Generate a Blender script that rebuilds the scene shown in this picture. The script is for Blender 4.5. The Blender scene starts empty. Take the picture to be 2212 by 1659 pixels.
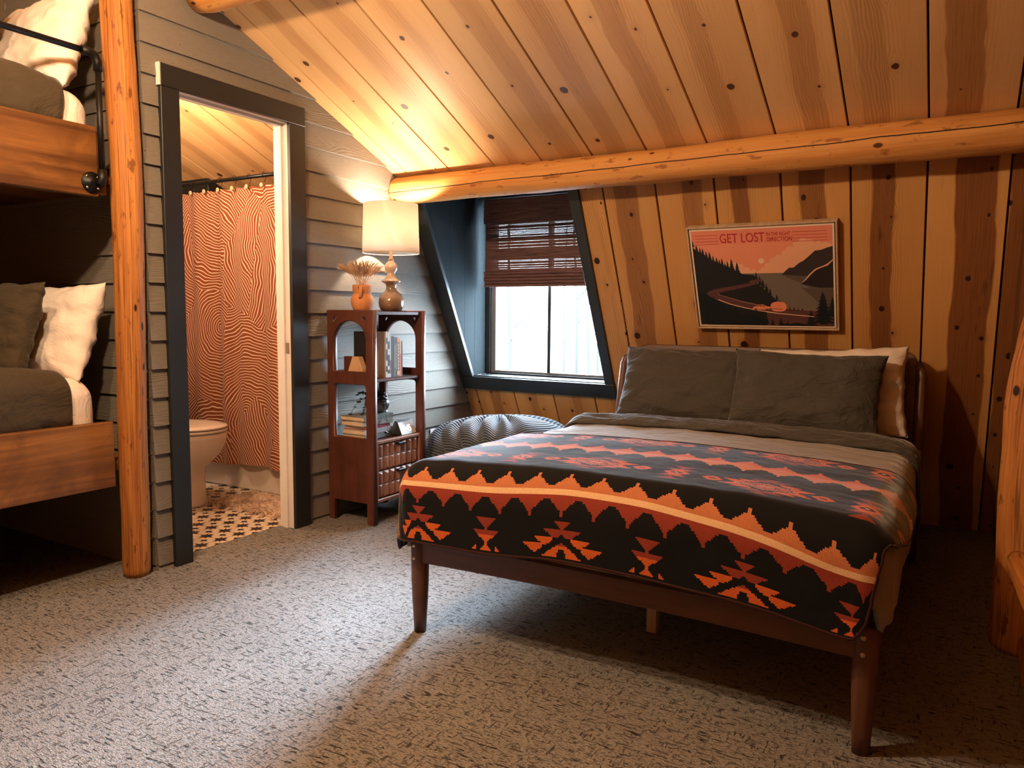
import bpy, bmesh, math, random
import numpy as np
from mathutils import Vector, Matrix, noise
random.seed(7)
S = bpy.context.scene
COL = S.collection
PI = math.pi

# ------------------------------------------------------------------ camera, world, lights, exposure
cam_d = bpy.data.cameras.new('camera'); cam = bpy.data.objects.new('camera', cam_d); COL.objects.link(cam)
F_PX, YAW, PITCH, ROLL = 1622.1, math.radians(30.577), math.radians(5.287), math.radians(.5225)
fw = Vector((-math.sin(YAW)*math.cos(PITCH), math.cos(YAW)*math.cos(PITCH), -math.sin(PITCH)))
rt = fw.cross(Vector((0, 0, 1))).normalized(); up = rt.cross(fw)
r2 = rt*math.cos(ROLL) + up*math.sin(ROLL); u2 = -rt*math.sin(ROLL) + up*math.cos(ROLL)
m = Matrix.Identity(4)
for i in range(3):
    m[i][0], m[i][1], m[i][2] = r2[i], u2[i], -fw[i]
m.translation = (2.897, 0, 1.107)
cam.matrix_world = m
cam_d.sensor_width = 36; cam_d.lens = F_PX/2212*36; cam_d.clip_start = .02
S.camera = cam

W = bpy.data.worlds.new('world'); S.world = W; W.use_nodes = True
wn = W.node_tree; bg = wn.nodes['Background']
bg.inputs['Color'].default_value = (.68, .85, 1, 1); bg.inputs['Strength'].default_value = 52

def point_light(name, loc, power, color, radius):
    d = bpy.data.lights.new(name, 'POINT'); d.energy = power; d.color = color; d.shadow_soft_size = radius
    o = bpy.data.objects.new(name, d); COL.objects.link(o); o.location = loc; return o
point_light('ceiling_light', (1.10, .92, 2.28), 120, (1, .66, .38), .04)
point_light('ceiling_light', (.85, .66, 2.28), 72, (1, .66, .38), .04)
point_light('bath_light', (-.75, 2.35, 1.98), 42, (1, .68, .44), .08)
sd_ = bpy.data.lights.new('added_soft_sun', 'SUN'); sd_.energy = 50; sd_.color = (.60, .80, 1); sd_.angle = math.radians(20)  # soft sun added to strengthen the cool window light on the floor
so_ = bpy.data.objects.new('added_soft_sun', sd_); COL.objects.link(so_)
so_.rotation_euler = Vector((-.19, 1, .36)).to_track_quat('Z', 'Y').to_euler()
ld = bpy.data.lights.new('window_portal', 'AREA'); ld.shape = 'RECTANGLE'; ld.size = .96; ld.size_y = 1.2; ld.cycles.is_portal = True
lo = bpy.data.objects.new('window_portal', ld); COL.objects.link(lo); lo.location = (.6, 4.42, 1.27); lo.rotation_euler = (-PI/2, 0, 0)

S.view_settings.view_transform = 'Standard'; S.view_settings.look = 'None'
S.view_settings.gamma = 1; S.view_settings.use_curve_mapping = False; S.view_settings.exposure = .12
S.cycles.max_bounces = 7; S.cycles.diffuse_bounces = 3; S.cycles.glossy_bounces = 3
S.cycles.transparent_max_bounces = 8; S.cycles.sample_clamp_indirect = 6; S.cycles.caustics_reflective = False; S.cycles.caustics_refractive = False
S.cycles.use_denoising = True

# ------------------------------------------------------------------ node helper and materials
class NT:
    def __init__(s, name):
        s.m = bpy.data.materials.new(name); s.m.use_nodes = True; s.t = s.m.node_tree; s.n = s.t.nodes
        s.b = s.n['Principled BSDF']; s.out = s.n['Material Output']
    def set(s, sock, v):
        if v is None: return
        if isinstance(v, bpy.types.NodeSocket): s.t.links.new(v, sock)
        else:
            if isinstance(v, (tuple, list)) and len(v) == 3 and sock.type == 'RGBA': v = (*v, 1)
            sock.default_value = v
    def node(s, typ, props=None, **ins):
        n = s.n.new(typ)
        for k, v in (props or {}).items(): setattr(n, k, v)
        for k, v in ins.items():
            k2 = int(k[1:]) if k[0] == '_' and k[1:].isdigit() else k
            s.set(n.inputs[k2], v)
        return n
    def math(s, op, a, b=None, c=None):
        n = s.n.new('ShaderNodeMath'); n.operation = op
        for i, v in enumerate((a, b, c)): s.set(n.inputs[i], v)
        return n.outputs[0]
    def vmath(s, op, a, b=None):
        n = s.n.new('ShaderNodeVectorMath'); n.operation = op
        for i, v in enumerate((a, b)): s.set(n.inputs[i], v)
        return n.outputs[1] if op in ('LENGTH', 'DISTANCE', 'DOT_PRODUCT') else n.outputs[0]
    def mix(s, f, a, b, mode='MIX'):
        n = s.n.new('ShaderNodeMix'); n.data_type = 'RGBA'; n.blend_type = mode
        s.set(n.inputs[0], f); s.set(n.inputs[6], a); s.set(n.inputs[7], b); return n.outputs[2]
    def ramp(s, f, pts):
        n = s.n.new('ShaderNodeValToRGB'); s.set(n.inputs[0], f); e = n.color_ramp.elements
        while len(e) < len(pts): e.new(.5)
        for x, (p, c) in zip(e, pts):
            x.position = p; x.color = (*c, 1) if not isinstance(c, (int, float)) else (c, c, c, 1)
        return n.outputs[0]
    def maprange(s, v, a, b, c=0., d=1.):
        n = s.n.new('ShaderNodeMapRange'); s.set(n.inputs[0], v)
        for i, x in enumerate((a, b, c, d)): s.set(n.inputs[i+1], x)
        return n.outputs[0]
    def noise(s, vec, scale=5., detail=3., rough=.5, dist=0.):
        n = s.node('ShaderNodeTexNoise', None, Vector=vec, Scale=scale, Detail=detail, Roughness=rough, Distortion=dist); return n.outputs[0]
    def xyz(s, x, y, z=0.):
        n = s.n.new('ShaderNodeCombineXYZ'); s.set(n.inputs[0], x); s.set(n.inputs[1], y); s.set(n.inputs[2], z); return n.outputs[0]
    def sep(s, v):
        n = s.n.new('ShaderNodeSeparateXYZ'); s.set(n.inputs[0], v); return n.outputs
    def uv(s): return s.n.new('ShaderNodeTexCoord').outputs['UV']
    def obj(s): return s.n.new('ShaderNodeTexCoord').outputs['Object']
    def prop(s, name):
        n = s.n.new('ShaderNodeAttribute'); n.attribute_type = 'OBJECT'; n.attribute_name = name; return n.outputs['Fac']
    def attrcol(s, name):
        n = s.n.new('ShaderNodeAttribute'); n.attribute_type = 'GEOMETRY'; n.attribute_name = name; return n.outputs['Color']
    def rand(s): return s.n.new('ShaderNodeObjectInfo').outputs['Random']
    def bump(s, h, strength=.3, dist=.01, normal=None):
        n = s.n.new('ShaderNodeBump'); s.set(n.inputs['Height'], h); s.set(n.inputs['Strength'], strength); s.set(n.inputs['Distance'], dist)
        if normal is not None: s.set(n.inputs['Normal'], normal)
        return n.outputs[0]
    def done(s, color=None, rough=.6, normal=None, metal=0., spec=None, sheen=None, sheen_r=.4, coat=None):
        b = s.b; s.set(b.inputs['Base Color'], color); s.set(b.inputs['Roughness'], rough); s.set(b.inputs['Metallic'], metal)
        if normal is not None: s.set(b.inputs['Normal'], normal)
        if spec is not None: s.set(b.inputs['Specular IOR Level'], spec)
        if sheen is not None: b.inputs['Sheen Weight'].default_value = sheen; b.inputs['Sheen Roughness'].default_value = sheen_r
        if coat is not None: b.inputs['Coat Weight'].default_value = coat; b.inputs['Coat Roughness'].default_value = .15
        return s.m

def plain(name, col, rough=.6, metal=0., spec=None, sheen=None, bumpscale=None, bstr=.2, var=.12, coat=None):
    t = NT(name); o = t.obj()
    n1 = t.noise(o, 9, 4, .6)
    c = t.mix(t.maprange(n1, .3, .7), tuple(x*(1-var) for x in col), tuple(min(1, x*(1+var)) for x in col))
    nm = t.bump(t.noise(o, bumpscale, 4, .6), bstr, .004) if bumpscale else None
    return t.done(c, rough, nm, metal, spec, sheen, .4, coat)

def plank_wood(name, light, mid, heart, dark, knots=3.2, spread=.07, krad=.011, grain=1., rough=.55, swap=.0):
    """boards: uv in metres (u across, v along); object props hm, hw, hs = heartwood centre, half width, strength; seed"""
    t = NT(name); s3 = t.sep(t.uv()); u, v = s3[0], s3[1]; seed = t.prop('seed')
    hm, hw, hs = t.prop('hm'), t.prop('hw'), t.prop('hs')
    vv = t.math('ADD', v, t.math('MULTIPLY', seed, 7.31))
    # knots: nearest of random points along the board
    vo = t.node('ShaderNodeTexVoronoi', {'voronoi_dimensions': '1D', 'feature': 'F1'}, W=t.math('ADD', vv, 0.), Scale=knots, Randomness=.9)
    kv = vo.outputs['W']; kc = t.sep(vo.outputs['Color'])
    ku = t.math('ADD', hm, t.math('MULTIPLY', t.math('SUBTRACT', kc[0], .5), spread*2))
    du = t.math('SUBTRACT', u, ku); dv = t.math('SUBTRACT', vv, kv)
    wob = t.math('MULTIPLY', t.math('SUBTRACT', t.noise(t.xyz(t.math('MULTIPLY', u, 60), t.math('MULTIPLY', vv, 60), seed), 1, 2), .5), .006)
    d = t.math('ADD', t.math('SQRT', t.math('ADD', t.math('POWER', du, 2.), t.math('POWER', t.math('MULTIPLY', dv, .8), 2.))), wob)
    kr = t.math('MULTIPLY', krad, t.math('ADD', .25, t.math('POWER', kc[1], 2.)))
    knot = t.maprange(t.math('SUBTRACT', d, kr), .0015, -.0015)
    halo = t.math('MULTIPLY', t.maprange(t.math('SUBTRACT', d, kr), .022, 0.), .55)
    # grain
    pull = t.math('MULTIPLY', t.math('EXPONENT', t.math('MULTIPLY', t.math('MULTIPLY', d, d), -700.)), .032)
    sg = t.math('MULTIPLY', t.math('SIGN', du), pull)
    wav = t.math('MULTIPLY', t.math('SUBTRACT', t.noise(t.xyz(t.math('MULTIPLY', u, 5), t.math('MULTIPLY', vv, 1.1), seed), 1, 3), .5), .11)
    g = t.math('ADD', t.math('SUBTRACT', u, sg), wav)
    g2 = t.math('ABSOLUTE', t.math('SUBTRACT', g, hm))
    ring = t.math('SINE', t.math('MULTIPLY', t.math('POWER', g2, .8), 330.*grain))
    ring = t.math('POWER', t.math('MAXIMUM', t.math('ADD', t.math('MULTIPLY', ring, .5), .5), 0.), 2.5)
    fine = t.noise(t.xyz(t.math('MULTIPLY', u, 260), t.math('MULTIPLY', vv, 5), seed), 1, 3, .6)
    saw = t.noise(t.xyz(t.math('MULTIPLY', u, 4), t.math('MULTIPLY', vv, 170), seed), 1, 2, .6)
    big = t.noise(t.xyz(t.math('MULTIPLY', u, 7), t.math('MULTIPLY', vv, .9), seed), 1, 3)
    base = t.mix(t.maprange(big, .3, .7), light, mid)
    base = t.mix(t.math('MULTIPLY', ring, t.math('MULTIPLY', t.maprange(g2, .09, .0), .85)), base, heart)
    edge = t.math('MULTIPLY', t.math('SUBTRACT', t.noise(t.xyz(seed, t.math('MULTIPLY', vv, 2.2), seed), 1, 3), .5), .07)
    hmask = t.maprange(t.math('SUBTRACT', t.math('ABSOLUTE', t.math('ADD', t.math('SUBTRACT', u, hm), edge)), hw), .004, -.004)
    hcol = t.mix(t.maprange(fine, .35, .7), heart, tuple(a*.72 for a in heart))
    base = t.mix(t.math('MULTIPLY', hmask, hs), base, hcol)
    blot = t.maprange(t.noise(t.xyz(t.math('MULTIPLY', t.math('SUBTRACT', u, hm), 22), t.math('MULTIPLY', vv, 3.0), t.math('MULTIPLY', seed, 3.)), 1, 3, .6), .64, .76)
    base = t.mix(t.math('MULTIPLY', t.math('MULTIPLY', blot, hmask), t.math('MULTIPLY', hs, .7)), base, dark)
    base = t.mix(t.math('MULTIPLY', halo, hs), base, heart)
    base = t.mix(knot, base, dark)
    base = t.mix(t.math('MULTIPLY', t.maprange(fine, .55, .8), .22), base, dark)
    tone = t.maprange(t.rand(), 0, 1, .86, 1.1)
    base = t.mix(1., base, t.xyz(tone, tone, tone), 'MULTIPLY')
    h = t.math('ADD', t.math('MULTIPLY', saw, .5), t.math('ADD', t.math('MULTIPLY', fine, .5), t.math('MULTIPLY', knot, -.5)))
    return t.done(base, rough, t.bump(h, .35, .0015), spec=.3)

def siding_paint(name, col, rough=.6, spec=.25):
    t = NT(name); s3 = t.sep(t.uv()); u, v, sd = s3[0], s3[1], t.prop('seed')
    vv = t.math('ADD', v, t.math('MULTIPLY', sd, 3.7))
    wav = t.noise(t.xyz(t.math('MULTIPLY', u, 9), t.math('MULTIPLY', vv, 2.2), sd), 1, 2)
    g = t.math('ADD', t.math('MULTIPLY', u, 1.), t.math('MULTIPLY', wav, .22))
    amp = t.maprange(t.noise(t.xyz(t.math('MULTIPLY', u, 3), t.math('MULTIPLY', vv, .8), sd), 1, 2), .45, .6)
    r = t.math('MULTIPLY', t.math('ADD', t.math('MULTIPLY', t.math('SINE', t.math('MULTIPLY', g, 420)), .5), .5), amp)
    f = t.noise(t.xyz(t.math('MULTIPLY', u, 220), t.math('MULTIPLY', vv, 30), sd), 1, 3, .6)
    pit = t.maprange(t.noise(t.xyz(t.math('MULTIPLY', u, 90), t.math('MULTIPLY', vv, 60), sd), 1, 1), .76, .8)
    h = t.math('SUBTRACT', t.math('ADD', t.math('MULTIPLY', r, .8), t.math('MULTIPLY', f, .45)), pit)
    c = t.mix(t.maprange(f, .3, .7), tuple(x*.9 for x in col), tuple(x*1.06 for x in col))
    c = t.mix(pit, c, tuple(x*.2 for x in col))
    return t.done(c, rough, t.bump(h, .55, .0022), spec=spec)

def log_wood(name, light, dark, mark, streak=.5, crack=None, blot=.5):
    t = NT(name); s3 = t.sep(t.uv()); u, v = s3[0], s3[1]   # u = angle 0..1, v = metres along
    ang = t.math('MULTIPLY', u, 2*PI); cx, cy = t.math('COSINE', ang), t.math('SINE', ang)
    st = t.noise(t.xyz(t.math('MULTIPLY', cx, 2.6), t.math('MULTIPLY', cy, 2.6), t.math('MULTIPLY', v, .9)), 1, 4, .6)
    fi = t.noise(t.xyz(t.math('MULTIPLY', cx, 14), t.math('MULTIPLY', cy, 14), t.math('MULTIPLY', v, 3)), 1, 4, .6)
    bl = t.noise(t.xyz(t.math('MULTIPLY', cx, 2.2), t.math('MULTIPLY', cy, 2.2), t.math('MULTIPLY', v, 11)), 1, 3, .6)
    kn = t.node('ShaderNodeTexVoronoi', None, Vector=t.xyz(t.math('MULTIPLY', cx, .9), t.math('MULTIPLY', cy, .9), t.math('MULTIPLY', v, 6.)), Scale=1.).outputs['Distance']
    c = t.mix(t.maprange(st, .35, .65), light, dark)
    c = t.mix(t.math('MULTIPLY', t.maprange(fi, .5, .72), streak), c, mark)
    c = t.mix(t.math('MULTIPLY', t.maprange(bl, .6, .68), blot), c, mark)
    c = t.mix(t.maprange(kn, .13, .09), c, tuple(x*.35 for x in mark))
    h = t.math('ADD', st, t.math('MULTIPLY', fi, .35))
    if crack is not None:
        wob = t.math('MULTIPLY', t.math('SUBTRACT', t.noise(t.xyz(t.math('MULTIPLY', v, 2.2), 0., 0.), 1, 4, .6), .5), .05)
        drift = t.math('MULTIPLY', v, crack[1])
        dd = t.math('ABSOLUTE', t.math('SUBTRACT', t.math('ADD', t.math('ADD', u, wob), drift), crack[0]))
        cm = t.maprange(dd, .006, .003)
        c = t.mix(cm, c, (.012, .005, .003)); h = t.math('SUBTRACT', h, t.math('MULTIPLY', cm, 2.))
    return t.done(c, .6, t.bump(h, .35, .006), spec=.25)

def simple_wood(name, a, b, scale=1., rough=.45, spec=.4, along='Z'):
    t = NT(name); s3 = t.sep(t.obj()); ix = 'XYZ'.index(along)
    k = [26*scale]*3; k[ix] = 1.6*scale
    vec = t.xyz(*[t.math('MULTIPLY', s3[i], k[i]) for i in range(3)])
    n1 = t.noise(vec, 1, 4, .6, .6); k2 = [q*5 for q in k]
    n2 = t.noise(t.xyz(*[t.math('MULTIPLY', s3[i], k2[i]) for i in range(3)]), 1, 3, .6)
    c = t.mix(t.maprange(n1, .35, .68), a, b)
    n3 = t.noise(t.obj(), 5*scale+2, 4, .65, .8)
    c = t.mix(t.math('MULTIPLY', t.maprange(n3, .48, .7), .6), c, tuple(x*.8 for x in a))
    c = t.mix(t.math('MULTIPLY', t.maprange(n2, .5, .75), .35), c, tuple(x*.5 for x in a))
    return t.done(c, rough, t.bump(n2, .15, .001), spec=spec)

def cloth(name, col, scale=700, sheen=.25, wr=0., rough=.85, var=.1, wscale=6):
    t = NT(name); o = t.obj(); s3 = t.sep(o)
    n = t.noise(o, scale, 2, .6); w = t.noise(t.xyz(t.math('MULTIPLY', s3[0], .6), s3[1], s3[2]), wscale, 4, .55, 1.2)
    c = t.mix(n, tuple(x*(1-var) for x in col), tuple(min(1, x*(1+var)) for x in col))
    nm = t.bump(n, .25, .001)
    if wr: nm = t.bump(w, wr, .03, nm)
    return t.done(c, rough, nm, spec=.2, sheen=sheen)

M = {}
M['wall_plank'] = plank_wood('wall_plank_wood', (.64, .35, .125), (.58, .295, .095), (.24, .088, .028), (.035, .012, .006), knots=5, spread=.06, krad=.018)
M['ceil_plank'] = plank_wood('ceiling_plank_wood', (.76, .48, .225), (.68, .39, .165), (.46, .22, .08), (.09, .035, .014), knots=2.5, spread=.09, krad=.015)
M['dark_plank'] = plank_wood('dark_wall_wood', (.16, .06, .02), (.12, .045, .015), (.07, .022, .008), (.02, .008, .004), knots=3)
M['siding'] = siding_paint('siding_paint', (.185, .167, .142))
M['slate_board'] = siding_paint('slate_board_paint', (.022, .029, .032), .85, .1)
M['black_trim'] = plain('black_trim_paint', (.011, .012, .012), .45, var=.1, bumpscale=60, bstr=.1)
M['slate_trim'] = plain('slate_trim_paint', (.020, .026, .029), .45, bumpscale=60, bstr=.15)
M['white_trim'] = plain('white_trim_paint', (.74, .70, .66), .45, var=.04, bumpscale=40, bstr=.1)
M['purlin'] = log_wood('purlin_log_wood', (.66, .33, .10), (.56, .24, .065), (.22, .065, .02), .25, crack=(.29, .022), blot=.7)
M['post'] = log_wood('post_log_wood', (.50, .215, .055), (.30, .105, .024), (.07, .018, .006), 1., blot=.7)
M['cut'] = simple_wood('cut_end_wood', (.30, .12, .035), (.48, .22, .08), 1.5)
M['bunk_board'] = simple_wood('stained_bunk_wood', (.075, .026, .006), (.30, .125, .030), .45, .5, along='Y')
M['iron'] = plain('black_iron_pipe', (.008, .008, .008), .45, .6, var=.2, bumpscale=120, bstr=.2)
M['black_metal'] = plain('black_metal', (.012, .012, .013), .35, .5)
M['walnut'] = simple_wood('walnut_bed_wood', (.085, .034, .018), (.15, .065, .036), .6, .42, along='X')
M['walnut_v'] = simple_wood('walnut_leg_wood', (.080, .032, .017), (.14, .060, .034), .6, .42, along='Z')
M['walnut_y'] = simple_wood('walnut_rail_wood', (.085, .034, .018), (.15, .065, .036), .6, .42, along='Y')
M['mahog'] = simple_wood('red_brown_shelf_wood', (.070, .022, .015), (.125, .042, .028), .7, .38, along='Z')
M['mahog_d'] = simple_wood('drawer_front_wood', (.25, .115, .075), (.37, .19, .135), .8, .35, along='Z')
M['cream_wood'] = simple_wood('pale_block_wood', (.58, .36, .20), (.66, .45, .27), .7, .5)
M['raw_wood'] = simple_wood('pale_pine_leg_wood', (.55, .40, .26), (.62, .47, .33), .7, .6)
M['duvet'] = cloth('grey_duvet_cotton', (.24, .215, .19), wr=.7, sheen=.3)
M['sham'] = cloth('charcoal_pillow_cotton', (.066, .062, .055), wr=.9, sheen=.2, wscale=9)
M['white_cotton'] = cloth('white_cotton', (.78, .70, .64), wr=.35, sheen=.1, wscale=9)
M['bunk_duvet'] = cloth('dark_bunk_duvet_cotton', (.052, .039, .024), wr=.7, sheen=.15)
M['porcelain'] = plain('porcelain', (.72, .62, .52), .12, spec=.6, var=.02)
M['brass'] = plain('screw_steel', (.55, .45, .35), .3, .9)
M['terracotta'] = plain('terracotta_clay', (.62, .26, .10), .8, var=.1, bumpscale=70, bstr=.3)
M['paper'] = plain('book_pages', (.62, .48, .34), .8, var=.12, bumpscale=200, bstr=.3)
M['black_cover'] = plain('black_book_cover', (.012, .011, .012), .5)
M['snow'] = plain('snow', (.42, .45, .48), .8)
M['bark'] = plain('bare_bark', (.016, .017, .018), .9)
M['leaf'] = plain('dark_green_leaf', (.018, .03, .015), .45, var=.4)
M['bowl'] = plain('speckled_bowl_glaze', (.10, .10, .10), .3, spec=.5, bumpscale=60, bstr=.2, var=.5)
M['cord'] = plain('white_cord', (.7, .7, .7), .5)
M['outlet'] = plain('white_plastic', (.75, .73, .7), .35)

# carpet
t = NT('loop_carpet'); o = t.obj(); s3 = t.sep(o)
w1 = t.math('MULTIPLY', t.math('SUBTRACT', t.noise(o, 14, 3), .5), .9)
def dashes(fx, fy, seed, th0, th1):
    n_ = t.noise(t.xyz(t.math('ADD', t.math('MULTIPLY', s3[0], fx), w1), t.math('ADD', t.math('MULTIPLY', s3[1], fy), w1), seed), 1, 2, .5, .2)
    return t.maprange(n_, th0, th1)
patch = t.noise(t.xyz(t.math('MULTIPLY', s3[0], 6), t.math('MULTIPLY', s3[1], 9), 0.), 1, 3)
g1 = dashes(25., 120., 0., .59, .65); g2 = dashes(105., 28., 4., .61, .67); g3 = dashes(75., 260., 9., .56, .68)
gap = t.math('MAXIMUM', t.math('MULTIPLY', g1, t.maprange(patch, .35, .6, .45, 1.)), t.math('MULTIPLY', g2, t.maprange(patch, .6, .4, .35, .9)))
gap = t.math('MAXIMUM', gap, t.math('MULTIPLY', g3, .5))
pile = t.node('ShaderNodeTexVoronoi', None, Vector=t.xyz(t.math('MULTIPLY', s3[0], .7), s3[1], s3[2]), Scale=260.).outputs['Distance']
c = t.mix(t.noise(o, 3.2, 4, .6), (.185, .175, .168), (.265, .255, .245))
c = t.mix(t.math('MULTIPLY', gap, .9), c, (.018, .016, .015))  # shade between the pile loops painted into the carpet colour
h = t.math('SUBTRACT', t.math('MULTIPLY', pile, -.25), gap)
M['carpet'] = t.done(c, .95, t.bump(h, .9, .008), spec=.05)

# bathroom tile with printed star
t = NT('star_tile_print'); s3 = t.sep(t.obj())
x, y = t.math('ABSOLUTE', s3[0]), t.math('ABSOLUTE', s3[1])
def starpoly(px, py, k, r):
    # long thin points: |x|*k + |y| < r  or  |x| + k*|y| < r
    a = t.math('ADD', t.math('MULTIPLY', px, k), py); b = t.math('ADD', px, t.math('MULTIPLY', py, k))
    return t.math('LESS_THAN', t.math('MINIMUM', a, b), r)
dx = t.math('MULTIPLY', t.math('ADD', x, y), .7071); dy = t.math('ABSOLUTE', t.math('MULTIPLY', t.math('SUBTRACT', x, y), .7071))
st1 = t.math('MAXIMUM', starpoly(x, y, 2.8, .050), starpoly(dx, dy, 2.8, .041))
cx_, cy_ = t.math('SUBTRACT', .052, x), t.math('SUBTRACT', .052, y)
st2 = t.math('LESS_THAN', t.math('MINIMUM', t.math('ADD', t.math('MULTIPLY', cx_, 2.2), cy_), t.math('ADD', cx_, t.math('MULTIPLY', cy_, 2.2))), .020)
line = t.math('LESS_THAN', t.math('MINIMUM', t.math('ABSOLUTE', t.math('SUBTRACT', x, y)), t.math('MINIMUM', x, y)), .0011)
mk = t.math('MAXIMUM', t.math('MAXIMUM', st1, st2), line)
M['tile'] = t.done(t.mix(mk, (.66, .55, .42), (.03, .022, .022)), .3, spec=.4)

# shower curtain
t = NT('curtain_line_print'); s3 = t.sep(t.uv()); u, v = s3[0], s3[1]
pc = t.xyz(t.math('MULTIPLY', u, 2.7), t.math('MULTIPLY', v, 1.7), 3.)
vo = t.node('ShaderNodeTexVoronoi', {'voronoi_dimensions': '2D'}, Vector=pc, Scale=1., Randomness=.85)
cc = t.sep(vo.outputs['Color']); pp = t.sep(vo.outputs['Position'])
ox = t.math('MULTIPLY', t.math('SUBTRACT', cc[0], .5), 1.2); oy = t.math('MULTIPLY', t.math('SUBTRACT', cc[1], .5), 1.6)
px = t.math('ADD', t.math('DIVIDE', pp[0], 2.7), t.math('MULTIPLY', ox, .95)); py = t.math('ADD', t.math('DIVIDE', pp[1], 1.7), t.math('MULTIPLY', oy, .85))
wob = t.math('MULTIPLY', t.math('SUBTRACT', t.noise(t.xyz(u, v, 0.), 4, 2), .5), .12)
dist = t.math('ADD', t.math('SQRT', t.math('ADD', t.math('POWER', t.math('MULTIPLY', t.math('SUBTRACT', u, px), 1.0), 2.), t.math('POWER', t.math('MULTIPLY', t.math('SUBTRACT', v, py), 1.0), 2.))), wob)
fr = t.math('FRACT', t.math('DIVIDE', dist, .0185))
ln = t.maprange(t.math('ABSOLUTE', t.math('SUBTRACT', fr, .5)), .17, .12)
c = t.mix(ln, (.27, .07, .025), (.78, .58, .42))
M['curtain'] = t.done(c, .8, spec=.2, sheen=.1)
tr = t.n.new('ShaderNodeBsdfTranslucent'); t.set(tr.inputs[0], c); mx = t.n.new('ShaderNodeMixShader'); mx.inputs[0].default_value = .25
t.t.links.new(t.b.outputs[0], mx.inputs[1]); t.t.links.new(tr.outputs[0], mx.inputs[2]); t.t.links.new(mx.outputs[0], t.out.inputs[0])

# window glass: clear sheet with a faint mirror
t = NT('window_glass'); tp = t.n.new('ShaderNodeBsdfTransparent'); gl = t.n.new('ShaderNodeBsdfGlossy'); gl.inputs['Roughness'].default_value = .02
mx = t.n.new('ShaderNodeMixShader'); mx.inputs[0].default_value = .05
t.t.links.new(tp.outputs[0], mx.inputs[1]); t.t.links.new(gl.outputs[0], mx.inputs[2]); t.t.links.new(mx.outputs[0], t.out.inputs[0]); M['glass'] = t.m

# reed blind
t = NT('woven_reed'); s3 = t.sep(t.obj())
n1 = t.noise(t.xyz(t.math('MULTIPLY', s3[0], 7), t.math('MULTIPLY', s3[1], 10), t.math('MULTIPLY', s3[2], 160)), 1, 3, .7)
c = t.mix(t.maprange(n1, .3, .7), (.045, .018, .016), (.20, .095, .085))
M['reed'] = t.done(c, .6, t.bump(n1, .5, .003))

# lamp shade
t = NT('linen_lampshade'); tr = t.n.new('ShaderNodeBsdfTranslucent'); tr.inputs[0].default_value = (.92, .84, .74, 1)
df = t.n.new('ShaderNodeBsdfDiffuse'); df.inputs[0].default_value = (.85, .76, .68, 1)
mx = t.n.new('ShaderNodeMixShader'); mx.inputs[0].default_value = .78
t.t.links.new(df.outputs[0], mx.inputs[1]); t.t.links.new(tr.outputs[0], mx.inputs[2]); t.t.links.new(mx.outputs[0], t.out.inputs[0]); M['shade'] = t.m

# speckled glaze of the lamp base
t = NT('speckled_lamp_glaze'); o = t.obj(); s3 = t.sep(o)
sp = t.noise(o, 260, 3, .7); c = t.ramp(t.maprange(s3[2], 0., .28), [(0., (.15, .10, .065)), (.3, (.32, .215, .14)), (.45, (.28, .19, .14)), (.6, (.52, .37, .26)), (1., (.66, .50, .38))])
c = t.mix(t.math('MULTIPLY', t.maprange(sp, .55, .7), .7), c, (.04, .02, .012))
M['glaze'] = t.done(c, .13, t.bump(sp, .1, .001), spec=.6, coat=.5)

# dried grass
M['pampas'] = plain('dried_grass', (.72, .50, .32), .9, var=.25)
# corduroy of the bean bag
t = NT('blue_grey_corduroy'); s3 = t.sep(t.uv())
rb = t.math('SINE', t.math('MULTIPLY', s3[1], 2*PI)); n = t.noise(t.obj(), 160, 2)
c = t.mix(t.maprange(rb, -1, .6), (.012, .018, .027), (.12, .16, .215))
M['corduroy'] = t.done(c, .9, t.bump(t.math('ADD', rb, t.math('MULTIPLY', n, .3)), .8, .004), spec=.1, sheen=.4)
# blanket
t = NT('woven_blanket'); o = t.obj(); c = t.attrcol('print'); n = t.noise(o, 520, 2, .6)
c = t.mix(t.math('MULTIPLY', t.maprange(n, .52, .66), .35), c, (.02, .012, .01))
M['blanket'] = t.done(c, .9, t.bump(n, .35, .0015), spec=.12, sheen=.45, sheen_r=.28)
M['binding'] = cloth('maroon_blanket_binding', (.035, .010, .009), sheen=.2)
# shaggy mat
M['shag'] = plain('cream_shag_yarn', (.66, .48, .36), .95, var=.15)

def flat(name, col, rough=.55, emit=None):
    t = NT(name); o = t.obj(); n = t.noise(o, 300, 2, .6)
    m_ = t.done(t.mix(n, tuple(x*.9 for x in col), tuple(min(1, x*1.1) for x in col)), rough, spec=.25)
    if emit: t.b.inputs['Emission Color'].default_value = (*col, 1); t.b.inputs['Emission Strength'].default_value = emit
    return m_

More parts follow.
